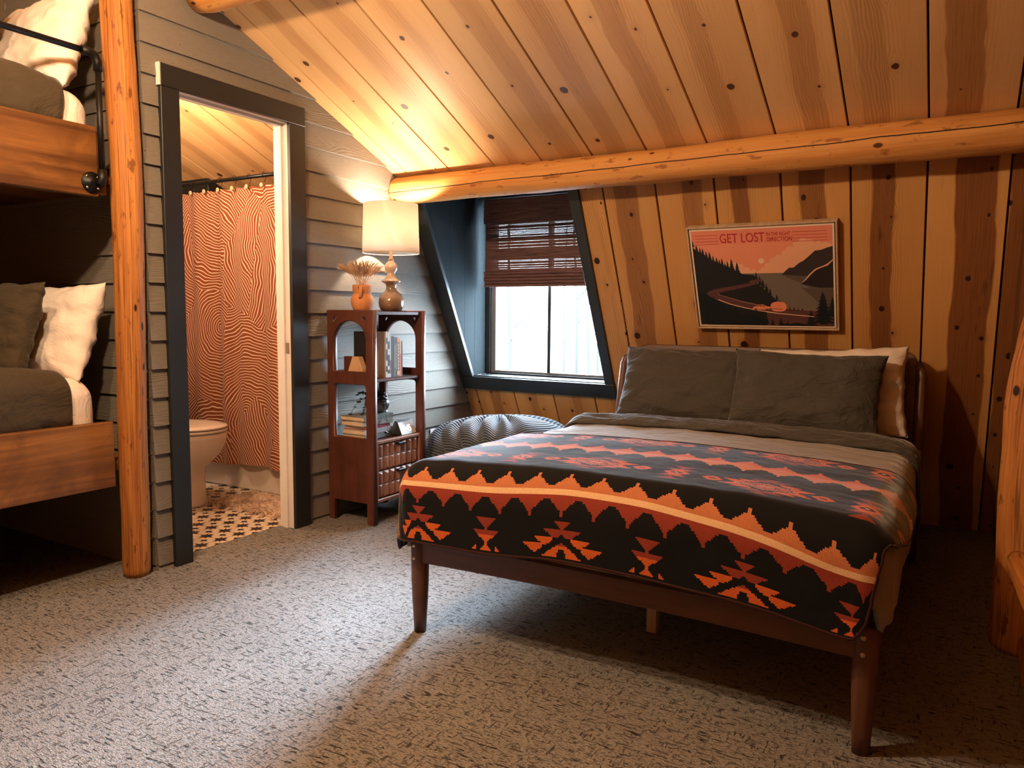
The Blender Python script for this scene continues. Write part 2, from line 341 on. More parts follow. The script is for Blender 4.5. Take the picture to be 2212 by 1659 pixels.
# ------------------------------------------------------------------ object helpers
def tag(o, label=None, cat=None, group=None, kind=None):
    if label: o['label'] = label
    if cat: o['category'] = cat
    if group: o['group'] = group
    if kind: o['kind'] = kind
    return o
def empty(name, loc=(0, 0, 0), rz=0., label=None, cat=None, group=None, kind=None):
    o = bpy.data.objects.new(name, None); COL.objects.link(o); o.location = loc; o.rotation_euler = (0, 0, rz); o.empty_display_size = .05
    return tag(o, label, cat, group, kind)
def link(name, me, mat, parent=None, loc=None):
    if mat is not None:
        for mm in (mat if isinstance(mat, list) else [mat]): me.materials.append(mm)
    o = bpy.data.objects.new(name, me); COL.objects.link(o)
    if parent is not None: o.parent = parent
    if loc is not None: o.location = loc
    return o
def mesh_from(name, verts, faces, mat, parent=None, smooth=False, loc=None, uvs=None, mats=None):
    me = bpy.data.meshes.new(name); me.from_pydata([tuple(map(float, v)) for v in verts], [], faces)
    if uvs is not None:
        l = me.uv_layers.new(name='uv')
        for i, lp in enumerate(me.loops): l.data[i].uv = uvs[lp.vertex_index]
    if smooth: me.shade_smooth()
    o = link(name, me, mat, parent, loc)
    if mats is not None: me.polygons.foreach_set('material_index', mats)
    return o
def bm_out(name, bm, mat, parent=None, smooth=False, loc=None):
    me = bpy.data.meshes.new(name); bmesh.ops.recalc_face_normals(bm, faces=bm.faces); bm.to_mesh(me); bm.free()
    if smooth: me.shade_smooth()
    return link(name, me, mat, parent, loc)
def box_bm(bm, lo_, hi_, bev=0., rot=None, seg=1):
    r = bmesh.ops.create_cube(bm, size=1); vs = r['verts']
    for v in vs:
        v.co = Vector([lo_[i] + (v.co[i]+.5)*(hi_[i]-lo_[i]) for i in range(3)])
    if bev:
        es = list({e for v in vs for e in v.link_edges}); rr = bmesh.ops.bevel(bm, geom=es, offset=bev, segments=seg, affect='EDGES', profile=.5)
        vs = list({v for f in rr['faces'] for v in f.verts} | {v for v in vs if v.is_valid})
    if rot is not None: bmesh.ops.transform(bm, matrix=rot, verts=[v for v in vs if v.is_valid])
def box(name, lo_, hi_, mat, parent=None, bev=.002, seg=1, rot=None, loc=None, smooth=False):
    bm = bmesh.new(); box_bm(bm, lo_, hi_, bev, rot, seg); return bm_out(name, bm, mat, parent, smooth, loc)
def lathe(name, prof, mat, parent=None, seg=32, loc=None, smooth=True, caps=True):
    vs, fs = [], []
    for r, z in prof:
        for k in range(seg): a = 2*PI*k/seg; vs.append((r*math.cos(a), r*math.sin(a), z))
    for i in range(len(prof)-1):
        for k in range(seg):
            a, b = i*seg+k, i*seg+(k+1) % seg; fs.append((a, b, b+seg, a+seg))
    if caps:
        if prof[0][0] > 1e-5: fs.append(tuple(range(seg))[::-1])
        if prof[-1][0] > 1e-5: fs.append(tuple(range((len(prof)-1)*seg, len(prof)*seg)))
    return mesh_from(name, vs, fs, mat, parent, smooth, loc)
def tube(name, pts, rad, mat, parent=None, seg=12, wob=0., seed=0, smooth=True, caps=True, ncap=None, loc=None):
    """pts polyline, rad number or list; uv: u = angle, v = metres"""
    pts = [Vector(p) for p in pts]; n = len(pts); rads = rad if isinstance(rad, (list, tuple)) else [rad]*n
    vs, uvs, fs = [], [], []; L = 0.; ref = None
    for i, p in enumerate(pts):
        d = (pts[min(i+1, n-1)]-pts[max(i-1, 0)]).normalized()
        if ref is None: ref = d.orthogonal().normalized() if abs(d.z) < .9 else Vector((1, 0, 0))
        if abs(d.z) < .9 and i == 0: ref = Vector((0, 0, 1))
        a = (ref - d*ref.dot(d)).normalized(); b = d.cross(a); ref = a
        if i: L += (p-pts[i-1]).length
        for k in range(seg+1):
            an = 2*PI*k/seg; r = rads[i]
            if wob: r *= 1 + wob*noise.noise(Vector((math.cos(an)*1.3, math.sin(an)*1.3, L*2.2+seed*9.1))) + wob*.5*noise.noise(Vector((math.cos(an)*3, math.sin(an)*3, L*7+seed)))
            vs.append(p + a*(r*math.cos(an)) + b*(r*math.sin(an))); uvs.append((k/seg, L))
    for i in range(n-1):
        for k in range(seg):
            q = i*(seg+1)+k; fs.append((q, q+1, q+seg+2, q+seg+1))
    mats = [0]*len(fs)
    if caps:
        fs.append(tuple(range(seg))[::-1]); fs.append(tuple((n-1)*(seg+1)+k for k in range(seg))); mats += [1 if isinstance(mat, list) else 0]*2
    return mesh_from(name, vs, fs, mat, parent, smooth, loc, uvs, mats if isinstance(mat, list) else None)
def prism(name, poly, axis, a, b, mat, parent=None, bev=0.):
    """poly: 2D points in the plane of the two other axes (cyclic order), extruded along axis from a to b"""
    bm = bmesh.new(); o3 = {'x': lambda p, t_: (t_, p[0], p[1]), 'y': lambda p, t_: (p[0], t_, p[1]), 'z': lambda p, t_: (p[0], p[1], t_)}[axis]
    A = [bm.verts.new(o3(p, a)) for p in poly]; B = [bm.verts.new(o3(p, b)) for p in poly]
    bm.faces.new(A); bm.faces.new(B[::-1]); n = len(poly)
    for i in range(n): bm.faces.new((A[i], A[(i+1) % n], B[(i+1) % n], B[i]))
    bmesh.ops.recalc_face_normals(bm, faces=bm.faces)
    if bev: bmesh.ops.bevel(bm, geom=bm.edges[:], offset=bev, segments=1, affect='EDGES')
    return bm_out(name, bm, mat, parent)
def plate(name, outer, holes, thick, mat, parent=None, M4=None, bev=.0015):
    """flat plate with holes in local xy, extruded +-thick/2 in z, then moved by M4"""
    cu = bpy.data.curves.new(name, 'CURVE'); cu.dimensions = '2D'; cu.fill_mode = 'BOTH'; cu.extrude = thick/2-bev; cu.bevel_depth = bev; cu.bevel_resolution = 0
    for poly in [outer]+holes:
        sp_ = cu.splines.new('POLY'); sp_.points.add(len(poly)-1); sp_.use_cyclic_u = True
        for q, pt in zip(sp_.points, poly): q.co = (pt[0], pt[1], 0, 1)
    ob = bpy.data.objects.new('tmp', cu); COL.objects.link(ob)
    dg = bpy.context.evaluated_depsgraph_get(); me = bpy.data.meshes.new_from_object(ob.evaluated_get(dg)); bpy.data.objects.remove(ob); bpy.data.curves.remove(cu)
    me.name = name; me.materials.clear()
    if M4 is not None: me.transform(M4)
    return link(name, me, mat, parent)
def text_mesh(name, s, size, mat, parent, M4, sx=1., bold=.0, extrude=.0004, align='LEFT'):
    cu = bpy.data.curves.new(name, 'FONT'); cu.body = s; cu.size = size; cu.extrude = extrude; cu.offset = bold; cu.align_x = align
    ob = bpy.data.objects.new('tmp', cu); COL.objects.link(ob)
    dg = bpy.context.evaluated_depsgraph_get(); me = bpy.data.meshes.new_from_object(ob.evaluated_get(dg)); bpy.data.objects.remove(ob); bpy.data.curves.remove(cu)
    me.name = name; me.materials.clear(); me.transform(Matrix.Diagonal((sx, 1, 1, 1))); me.transform(M4)
    return link(name, me, mat, parent)
def grid_mesh(name, P, mat, parent=None, closed_u=False, smooth=True, uvs=None, thick=0.):
    P = np.asarray(P, float); nv, nu = P.shape[:2]
    i = np.arange(nv-1)[:, None]; j = np.arange(nu if closed_u else nu-1)[None, :]
    j2 = (j+1) % nu; f = np.stack([i*nu+j, i*nu+j2, (i+1)*nu+j2, (i+1)*nu+j], -1).reshape(-1, 4)
    me = bpy.data.meshes.new(name); me.vertices.add(nv*nu); me.vertices.foreach_set('co', P.reshape(-1))
    me.loops.add(f.size); me.loops.foreach_set('vertex_index', f.reshape(-1).astype(np.int32))
    me.polygons.add(len(f)); me.polygons.foreach_set('loop_start', np.arange(0, f.size, 4, dtype=np.int32))
    me.update(calc_edges=True)
    if uvs is not None:
        l = me.uv_layers.new(name='uv'); U = np.asarray(uvs, float).reshape(-1, 2)[f.reshape(-1)]; l.data.foreach_set('uv', U.reshape(-1))
    if smooth: me.shade_smooth()
    o = link(name, me, mat, parent)
    if thick:
        md = o.modifiers.new('solid', 'SOLIDIFY'); md.thickness = thick; md.offset = -1
    return o
def N3(x, y, z, s=0.): return noise.noise(Vector((x, y, z+s*17.3)))

# ------------------------------------------------------------------ room shape
SY0, SK = 4.558, .509                       # sloped wall: y = SY0 - SK*z
CZ, CY, CK = 2.444, 2.301, .436             # ceiling: z = CZ - CK*(y-CY)
def slope_y(z): return SY0 - SK*z
def ceil_z(y): return CZ - CK*(y-CY)
KZ = (CZ - CK*(SY0-CY))/(1-CK*SK); KY = slope_y(KZ)       # knee where both meet
RIDGE = .3; XR = 3.13; XL = -1.9
SD = Vector((0, -SK, 1)).normalized(); SNrm = Vector((0, -1, -SK)).normalized()     # up the sloped wall; its inward normal
CD = Vector((0, -1, CK)).normalized(); CN = Vector((0, -CK, -1)).normalized()        # up the ceiling; its inward normal
SEAMS = [-1.9, -1.66, -1.375, -1.075, -.76, -.47, -.18, .10, .397, .69, .98, 1.268, 1.553, 1.848, 2.156, 2.453, 2.752, 3.05, 3.13]

def plank(name, parent, o0, along, across, nrm, length, width, mat, thick=.018, bev=.0055, proud=0., hm=None, hw=.05, hs=.6, seed=None):
    along, across, nrm, o0 = Vector(along), Vector(across), Vector(nrm), Vector(o0)
    sec = [(.0036, -thick), (.0036, -bev), (bev, 0), (width-bev, 0), (width-.0036, -bev), (width-.0036, -thick)]
    vs, uvs = [], []
    for L in (0, length):
        for a, b in sec: vs.append(o0 + along*L + across*a + nrm*(b+proud)); uvs.append((a, L))
    fs = [(i, (i+1) % 6, (i+1) % 6+6, i+6) for i in range(6)] + [(5, 4, 3, 2, 1, 0), (6, 7, 8, 9, 10, 11)]
    o = mesh_from(name, vs, fs, mat, parent, uvs=uvs)
    o['seed'] = float(seed if seed is not None else random.uniform(0, 9)); o['hm'] = float(width/2 if hm is None else hm*width); o['hw'] = float(hw); o['hs'] = float(hs)
    return o

# floor
floor = box('floor', (-.03, -2.6, -.1), (3.6, 4.62, 0), M['carpet'], bev=0); tag(floor, kind='structure')
alcf = box('floor', (-1.3, -2.6, -.1), (-.03, 1.97, 0), M['carpet'], bev=0); tag(alcf, kind='structure')
bathfloor = empty('floor', kind='structure')
box('subfloor', (-1.9, 1.97, -.1), (-.03, 4.62, -.004), M['white_trim'], bathfloor, bev=0)
tile0 = None
for i in range(10):
    for j in range(11):
        cx, cy = -.145-.1055*i, 2.08+.1095*j - .0+ .064
        if tile0 is None:
            bm = bmesh.new(); box_bm(bm, (-.0515, -.0535, -.004), (.0515, .0535, 0), .001); tile0 = bm_out('tile', bm, M['tile'], bathfloor); o = tile0
        else: o = tile0.copy(); COL.objects.link(o)
        o.location = (cx, cy, 0)
box('carpet_edge', (-.088, 2.08, -.09), (-.029, 2.687, 0), M['carpet'], bathfloor, bev=0)

# gable wall (left) with lap siding
def wall_poly(name, ys, zs0, parent, x0=-.10, x1=-.014): pass
wl = empty('wall_left', kind='structure')
def top_pts(y0, y1):     # roof line from y1 back to y0
    pts = []
    if y1 > KY: pts.append((KY, KZ))
    else: pts.append((y1, ceil_z(y1)))
    pts.append((y0, ceil_z(y0))); return pts
prism('wall_body', [(1.93, 0), (2.07, 0), (2.07, 2.05), (1.93, 2.05)], 'x', -.08, -.015, M['white_trim'], wl)
prism('wall_body', [(2.698, 0), (slope_y(0), 0), (slope_y(2.05 if KZ > 2.05 else 1.85), 1.85), (KY, KZ), (2.698, ceil_z(2.698))], 'x', -.08, -.015, M['white_trim'], wl)
prism('wall_body', [(1.93, 2.05), (2.698, 2.05), (2.698, ceil_z(2.698)), (1.93, ceil_z(1.93))], 'x', -.08, -.015, M['white_trim'], wl)
LAP = .1203
def zlap(k): return .0227 + LAP*k
def lap_board(name, ya, yb_lo, yb_hi, z0, z1, parent, knee=None):
    # face from (proud at z0) to (flush at z1)
    p0, p1 = .0175, .0030
    def X(z): return p0 + (p1-p0)*(z-z0)/(z1-z0)
    poly = [(ya, z0), (yb_lo, z0)] + ([knee] if knee else []) + [(yb_hi, z1), (ya, z1)]
    if yb_hi - ya < .002: poly = [(ya, z0), (yb_lo, z0)] + ([knee] if knee else []) + [(ya, z1)]
    A = [(X(z), y, z) for y, z in poly]; B = [(-.012, y, z) for y, z in poly]; n = len(poly)
    fs = [tuple(range(n)), tuple(range(2*n-1, n-1, -1))] + [(i, i+n, (i+1) % n+n, (i+1) % n) for i in range(n)]
    o = mesh_from(name, A+B, fs, M['siding'], parent, uvs=[(z-z0, y) for y, z in poly]*2); o['seed'] = random.uniform(0, 9)
    return o
def yend(z): return slope_y(z) if z <= KZ else CY - (z-CZ)/CK
for k in range(-1, 23):
    z0, z1 = max(0., zlap(k)), zlap(k+1)+.004
    if k == -1: z1 = zlap(0)+.004
    if z0 >= ceil_z(1.93): break
    segs = []
    if z0 < 2.1: segs += [(1.925, 2.0, 2.0), (2.785, yend(z0), yend(z1))]
    else: segs += [(1.925, yend(z0), yend(z1))]
    if z0 < 2.1 and z1 > 2.123: lap_board('siding_board', 1.990, 2.80, 2.80, 2.123, z1, wl)
    for a, b, c_ in segs:
        knee = (KY, KZ) if (b > 3 and z0 < KZ < z1) else None
        if b < a+.01: continue
        zz1 = z1
        if c_ < a: zz1 = ceil_z(a); c_ = a
        lap_board('siding_board', a, b, c_, z0, zz1, wl, knee)
# end wall of the bunk alcove (faces the camera side)
wa = empty('wall_alcove', kind='structure')
box('wall_body', (-1.3, 1.935, 0), (-.016, 1.968, 2.6), M['white_trim'], wa, bev=0)
for k in range(-1, 22):
    z0, z1 = max(0., zlap(k)), zlap(k+1)+.004
    A = [(-1.3, 1.9215, z0), (-.002, 1.9215, z0), (-.002, 1.9315, z1), (-1.3, 1.9315, z1)]; B = [(x_, 1.937, z_) for x_, _, z_ in A]
    o = mesh_from('siding_board', A+B, [(0, 1, 2, 3), (7, 6, 5, 4), (0, 4, 5, 1), (1, 5, 6, 2), (2, 6, 7, 3), (3, 7, 4, 0)], M['siding'], wa, uvs=[(z_-z0, x_) for x_, _, z_ in A]*2); o['seed'] = random.uniform(0, 9)
tag(box('wall_bunk_back', (-1.4, -2.6, 0), (-1.295, 1.99, 3.4), M['siding'], bev=0), kind='structure')

# door casing and jambs
dr = empty('door_1', kind='structure')
box('casing_board', (.014, 1.995, 0), (.034, 2.081, 2.03), M['black_trim'], dr, bev=.0015)
box('casing_board', (.014, 2.686, 0), (.034, 2.788, 2.03), M['black_trim'], dr, bev=.0015)
box('casing_board', (.014, 1.995, 2.0315), (.035, 2.788, 2.122), M['black_trim'], dr, bev=.0015)
tag(box('edge_strip', (.013, 1.988, 2.0315), (.033, 1.9945, 2.122), M['white_trim'], dr, bev=0), 'bare pale end of the head casing')
box('jamb', (-.083, 2.687, 0), (.0135, 2.70, 2.045), M['white_trim'], dr, bev=.001)
box('jamb', (-.083, 2.066, 0), (.0135, 2.079, 2.045), M['white_trim'], dr, bev=.001)
box('jamb', (-.083, 2.079, 2.031), (.0135, 2.687, 2.045), M['white_trim'], dr, bev=.001)
box('door_stop', (-.05, 2.675, 0), (-.018, 2.687, 2.031), M['white_trim'], dr, bev=.001)
box('door_stop', (-.05, 2.079, 2.019), (-.018, 2.675, 2.031), M['white_trim'], dr, bev=.001)
sp_ = box('strike_plate', (-.016, 2.684, .90), (.004, 2.688, .955), M['brass'], dr, bev=.001)

# sloped wall with window opening, planks
WX0, WX1, WZ0 = .116, 1.08, .70
wb = empty('wall_back', kind='structure')
def slope_slab(x0, x1, z0, z1, mat, off=.02, th=.04):
    vs = []
    for dd in (off, off+th):
        for x_, z_ in ((x0, z0), (x1, z0), (x1, z1), (x0, z1)): vs.append(Vector((x_, slope_y(z_), z_)) - SNrm*dd)
    return mesh_from('wall_body', vs, [(0, 1, 2, 3), (7, 6, 5, 4), (0, 4, 5, 1), (1, 5, 6, 2), (2, 6, 7, 3), (3, 7, 4, 0)], mat, wb)
slope_slab(XL, WX0-.012, -.05, KZ+.02, M['black_trim']); slope_slab(WX1+.012, XR+.32, -.05, KZ+.02, M['black_trim'])
slope_slab(WX0-.012, WX1+.012, -.05, WZ0-.08, M['black_trim'])
HEART = {8: (.5, .03, .3), 9: (.6, .03, .25), 10: (.5, .03, .3), 11: (.40, .062, .62), 12: (.62, .05, .6), 13: (.40, .04, .85), 14: (.45, .055, .8), 15: (.42, .045, .9), 16: (.62, .075, .95), 17: (.5, .04, .9)}
slen = math.hypot(SK, 1)
for i in range(len(SEAMS)-1):
    x0, x1 = SEAMS[i], SEAMS[i+1]
    if x1 <= .0 : mat = M['dark_plank']
    else: mat = M['wall_plank']
    zt = KZ
    hm, hw, hs = HEART.get(i, (.5, .04, .5))
    if x0 < -.02 and x1 > 0: x0 = -.18; x1 = -.083
    inwin = x0 < WX1 and x1 > WX0
    if .05 < x0 < .2 or (inwin and x1 <= WX1): zt = WZ0-.06
    if i == 10:   # board partly beside the window: lower piece full width, upper piece narrow
        plank('plank', wb, (x0, slope_y(0), 0), SD, (1, 0, 0), SNrm, (WZ0-.06)*slen, x1-x0, mat, hm=hm, hw=hw, hs=hs)
        plank('plank', wb, (WX1+.02, slope_y(WZ0-.06), WZ0-.06), SD, (1, 0, 0), SNrm, (KZ-WZ0+.06)*slen, x1-WX1-.02, mat, hm=.7, hw=.0, hs=.2)
        continue
    plank('plank', wb, (x0, slope_y(0), 0), SD, (1, 0, 0), SNrm, zt*slen, x1-x0, mat, hm=hm, hw=hw, hs=hs, seed=1.7*i)
plank('plank', wb, (.004, slope_y(0), 0), SD, (1, 0, 0), SNrm, (WZ0-.06)*slen, .094, M['wall_plank'], hs=.2)

# ceiling, both sides of the ridge
ce = empty('ceiling', kind='structure')
L1 = (KY-RIDGE)/CD.y*-1
CH = {8: (.5, .05, .25), 9: (.45, .03, .2), 10: (.6, .06, .35), 11: (.5, .05, .35), 12: (.5, .05, .45), 13: (.4, .04, .35), 14: (.6, .05, .5), 15: (.4, .05, .35), 16: (.4, .06, .9), 17: (.5, .05, .9)}
for i in range(len(SEAMS)-1):
    x0, x1 = SEAMS[i], SEAMS[i+1]; hm, hw, hs = CH.get(i, (.5, .04, .4))
    plank('plank', ce, (x0, KY, KZ), CD, (1, 0, 0), CN, L1, x1-x0, M['ceil_plank'], hm=hm, hw=hw, hs=hs, seed=2.3*i+1)
def ceil_slab(off, th):
    vs = []
    for dd in (off, off+th):
        for x_, y_ in ((XL, KY+.05), (XR+.32, KY+.05), (XR+.32, RIDGE-.02), (XL, RIDGE-.02)): vs.append(Vector((x_, y_, ceil_z(y_))) - CN*dd)
    return mesh_from('ceiling_body', vs, [(0, 1, 2, 3), (7, 6, 5, 4), (0, 4, 5, 1), (1, 5, 6, 2), (2, 6, 7, 3), (3, 7, 4, 0)], M['black_trim'], ce)
ceil_slab(.02, .04)
zr = ceil_z(RIDGE)
o = mesh_from('ceiling_body', [(XL, RIDGE, zr), (XR+.32, RIDGE, zr), (XR+.32, -2.6, zr-CK*2.9), (XL, -2.6, zr-CK*2.9), (XL, RIDGE, zr+.05), (XR+.32, RIDGE, zr+.05), (XR+.32, -2.6, zr-CK*2.9+.05), (XL, -2.6, zr-CK*2.9+.05)],
              [(0, 1, 2, 3), (7, 6, 5, 4), (0, 4, 5, 1), (1, 5, 6, 2), (2, 6, 7, 3), (3, 7, 4, 0)], M['ceil_plank'], ce)
tag(box('wall_front', (-1.4, -2.68, 0), (XR+.3, -2.6, 2.6), M['ceil_plank'], bev=0), kind='structure')
# right wall: dark boards along the room
wr = empty('wall_right', kind='structure')
box('wall_body', (XR+.28, -2.6, -.1), (XR+.31, 4.62, 3.6), M['dark_plank'], wr, bev=0)
for k in range(3):
    ya = 3.42+.26*k; yb = min(ya+.258, SY0-.0)
    pts = [(ya, 0), (min(yb, slope_y(0)), 0)]
    def cap(y): 
        zc = ceil_z(y) if y < KY else (SY0-y)/SK
        return max(.01, zc)
    pts += [(yb, cap(yb))] + ([(KY, KZ)] if ya < KY < yb else []) + [(ya, cap(ya))]
    o = prism('plank', pts, 'x', 3.108, 3.128, M['dark_plank'], wr, .0015); o['seed'] = k*1.3; o['hm'] = .1; o['hw'] = .05; o['hs'] = .8
prism('plank', [(4.202, 0), (slope_y(0), 0), (4.202, (SY0-4.202)/SK)], 'x', 3.108, 3.128, M['dark_plank'], wr, .0015)

# window recess: slate boards on both sides, head, sill and casing
tr_ = empty('trim_1', kind='structure')
YW = 4.35
def recess_side(xa, xb, cuts):
    for a, b in zip(cuts[:-1], cuts[1:]):
        za = max(WZ0, (SY0-a)/SK) if a > slope_y(WZ0) else WZ0
        def zlo(y): return WZ0
        # region right of the sloping wall face: y >= slope_y(z)
        def zmin(y): return max(WZ0, (SY0-y)/SK)
        pts = [(a, zmin(a)), (b, zmin(b)), (b, 1.88), (a, 1.88)]
        if zmin(a) > WZ0 and zmin(b) <= WZ0: pts.insert(1, (slope_y(WZ0), WZ0))
        if zmin(a) >= 1.875: pts = [p_ for p_ in pts if True]
        o = prism('recess_board', pts, 'x', xa, xb, M['slate_board'], tr_, .001); o['seed'] = random.uniform(0, 5)
        l = o.data.uv_layers.new(name='uv')
        for li, lp in enumerate(o.data.loops):
            co = o.data.vertices[lp.vertex_index].co; l.data[li].uv = (co.y, co.z)
recess_side(WX0-.014, WX0, [slope_y(1.87), 3.775, 3.932, 4.09, 4.209, YW+.03])
recess_side(WX1, WX1+.014, [slope_y(1.87), 3.775, 3.932, 4.09, 4.209, YW+.03])
box('recess_head', (WX0-.014, slope_y(1.88), 1.872), (WX1+.014, YW+.03, 1.89), M['slate_trim'], tr_, bev=0)
box('sill_board', (WX0, slope_y(WZ0)-.005, WZ0-.022), (WX1, YW, WZ0), M['slate_trim'], tr_, bev=.002)
def slope_board(name, xa, xb, za, zb, th, parent, mat, xa2=None, xb2=None):
    vs = []
    for dd in (-.001, th):
        for x_, z_ in ((xa, za), (xb, za), (xb2 if xb2 is not None else xb, zb), (xa2 if xa2 is not None else xa, zb)): vs.append(Vector((x_, slope_y(z_), z_)) + SNrm*dd)
    bm = bmesh.new(); V = [bm.verts.new(v) for v in vs]
    for f in [(0, 1, 2, 3), (7, 6, 5, 4), (0, 4, 5, 1), (1, 5, 6, 2), (2, 6, 7, 3), (3, 7, 4, 0)]: bm.faces.new([V[q] for q in f])
    bmesh.ops.recalc_face_normals(bm, faces=bm.faces); bmesh.ops.bevel(bm, geom=bm.edges[:], offset=.002, segments=1, affect='EDGES')
    return bm_out(name, bm, mat, parent)
slope_board('casing_board', .015, WX0-.006, WZ0+.0, 1.80, .02, tr_, M['slate_trim'])
slope_board('casing_bead', WX0-.006, WX0+.004, WZ0+.0, 1.80, .026, tr_, M['slate_trim'])
slope_board('casing_board', WX1-.004, 1.137, WZ0, 1.80, .02, tr_, M['slate_trim'])
slope_board('casing_board', .012, 1.14, .612, WZ0-.002, .022, tr_, M['slate_trim'])
slope_board('casing_board', .015, 1.137, 1.80, 1.872, .02, tr_, M['slate_trim'])

# window_1
wi = empty('window_1', kind='structure')
FR = plain('window_frame_vinyl', (.20, .215, .225), .4, var=.05); 
box('window_frame', (WX0, YW-.005, WZ0), (.150, YW+.05, 1.872), M['slate_trim'], wi); box('window_frame', (WX1-.034, YW-.005, WZ0), (WX1, YW+.05, 1.872), M['slate_trim'], wi)
box('window_frame', (.150, YW-.005, WZ0), (WX1-.034, YW+.05, .713), M['slate_trim'], wi); box('window_frame', (.150, YW, 1.83), (WX1-.034, YW+.05, 1.872), M['slate_trim'], wi)
box('sash', (.150, YW+.01, .713), (.188, YW+.045, 1.83), FR, wi); box('sash', (WX1-.072, YW+.01, .713), (WX1-.034, YW+.045, 1.83), FR, wi)
box('sash', (.188, YW+.01, .713), (WX1-.072, YW+.045, .728), FR, wi); box('sash', (.188, YW+.01, 1.80), (WX1-.072, YW+.045, 1.83), FR, wi)
box('mullion', (.588, YW+.005, .728), (.612, YW+.045, 1.80), M['slate_trim'], wi, bev=.002)
box('pane', (.188, YW+.025, .728), (.588, YW+.029, 1.80), M['glass'], wi, bev=0); box('pane', (.612, YW+.025, .728), (WX1-.072, YW+.029, 1.80), M['glass'], wi, bev=0)

# blind
bl = empty('window_blind', (.6, 4.28, 1.285), label='woven brown reed blind half lowered over the window', cat='blind')
def lb(name, x0, x1, y0, y1, z0, z1, bev=.001): return box(name, (x0-.6, y0-4.28, z0-1.285), (x1-.6, y1-4.28, z1-1.285), M['reed'], bl, bev)
lb('headrail', .145, 1.06, 4.285, 4.315, 1.815, 1.862)
lb('valance_back', .152, 1.064, 4.269, 4.272, 1.70, 1.862)
lb('fold_back', .16, 1.06, 4.263, 4.268, 1.287, 1.39)
for k in range(13): lb('valance_reed', .15+random.uniform(-.003, .003), 1.065, 4.262, 4.268, 1.703+.0117*k, 1.7150+.0117*k)
vs, fs = [], []
bm = bmesh.new(); zq = 1.386; kq = 0; rq = random.Random(2)
while zq < 1.706:
    h_ = rq.uniform(.0055, .0085); off = .0012*(kq % 2); slit = .00016 if (rq.random() < .4) else -.0006
    box_bm(bm, (.163-.6+rq.uniform(-.004, .004), -.006, zq-1.285), (1.062-.6, -.0052, zq+h_-1.285)); zq += h_+slit; kq += 1
sl_ = bm_out('reed_screen', bm, M['reed'], bl); sl_['kind'] = 'stuff'
for k in range(5): lb('fold_reed', .157+random.uniform(-.004, .004), 1.062, 4.252+.004*(k % 2), 4.262+.004*(k % 2), 1.287+.0205*k, 1.306+.0205*k, .003)

# purlin log under the knee, upper purlin stub
def log(name, a, b, r0, r1, mats, label, cat, seg=40, n=60, wob=.07, seed=1, bend=.012, kind=None):
    a, b = Vector(a), Vector(b); pts, rads = [], []
    for i in range(n+1):
        f = i/n; p_ = a.lerp(b, f); L = (b-a).length*f
        p_ = p_ + Vector((bend*noise.noise(Vector((L*.9, seed*3.3, 0)))*(abs((b-a).normalized().z)), bend*noise.noise(Vector((L*.9, seed, 2))), bend*noise.noise(Vector((L*.9, 5, seed)))))
        pts.append(p_); r = r0+(r1-r0)*f
        e = min(f, 1-f)*(b-a).length
        if e < .02: r *= .86+.14*min(1, e/.015)
        rads.append(r)
    o = tube(name, pts, rads, mats, None, seg, wob, seed); 
    return tag(o, label, cat)
log('purlin_log', (.006, 3.525, 1.822), (3.12, 3.52, 1.826), .076, .083, [M['purlin'], M['cut']], 'long peeled purlin log with a dark crack running under the plank ceiling', 'log beam', n=120, seed=3)
log('purlin_log', (.02, 2.19, 2.452), (3.12, 2.19, 2.452), .078, .082, [M['purlin'], M['cut']], 'upper log beam whose cut end shows at the top left above the siding', 'log beam', n=40, seed=8)
log('bunk_post', (-.01, 1.848, 0), (-.012, 1.848, 2.60), .054, .060, [M['post'], M['cut']], 'upright peeled log post at the end of the bunk beds', 'log post', n=110, wob=.09, seed=5, bend=.02)

# right hand log railing at the stair edge
npts = [(3.150, 3.0, 0), (3.150, 3.0, .15), (3.153, 3.0, .35), (3.150, 3.0, .6), (3.150, 3.0, .8), (3.158, 3.0, .95), (3.19, 3.0, 1.15), (3.235, 3.0, 1.4), (3.27, 3.0, 1.7), (3.29, 3.0, 2.05)]
npp = []
for i in range(len(npts)-1):
    for f in np.linspace(0, 1, 9)[:-1]: npp.append(Vector(npts[i]).lerp(Vector(npts[i+1]), f))
tag(tube('newel_log', npp, [.105-.012*i/len(npp) for i in range(len(npp))], [M['post'], M['cut']], None, 44, .12, 12), 'thick gnarled log post at the far right edge beside the bed aisle', 'log post')
log('sill_log', (3.215, 2.86, .052), (3.205, .6, .052), .100, .10, [M['post'], M['cut']], 'dark log lying along the carpet edge at the lower right', 'log rail', n=50, wob=.09, seed=15)
log('rail_log', (3.095, 2.70, .375), (3.19, .8, .44), .036, .045, [M['post'], M['cut']], 'thin rail log with a rounded stub end in front of the thick right post', 'log rail', n=40, wob=.08, seed=21)

# outlet
ou = empty('wall_outlet', (.012, 3.885, .31), label='white wall outlet plate low on the siding beside the bean bag', cat='outlet')
box('plate', (0, -.035, -.057), (.005, .035, .057), M['outlet'], ou, bev=.001)
for s_ in (-.024, .024): box('socket', (.004, -.014, s_-.013), (.007, .014, s_+.013), M['outlet'], ou, bev=.002)

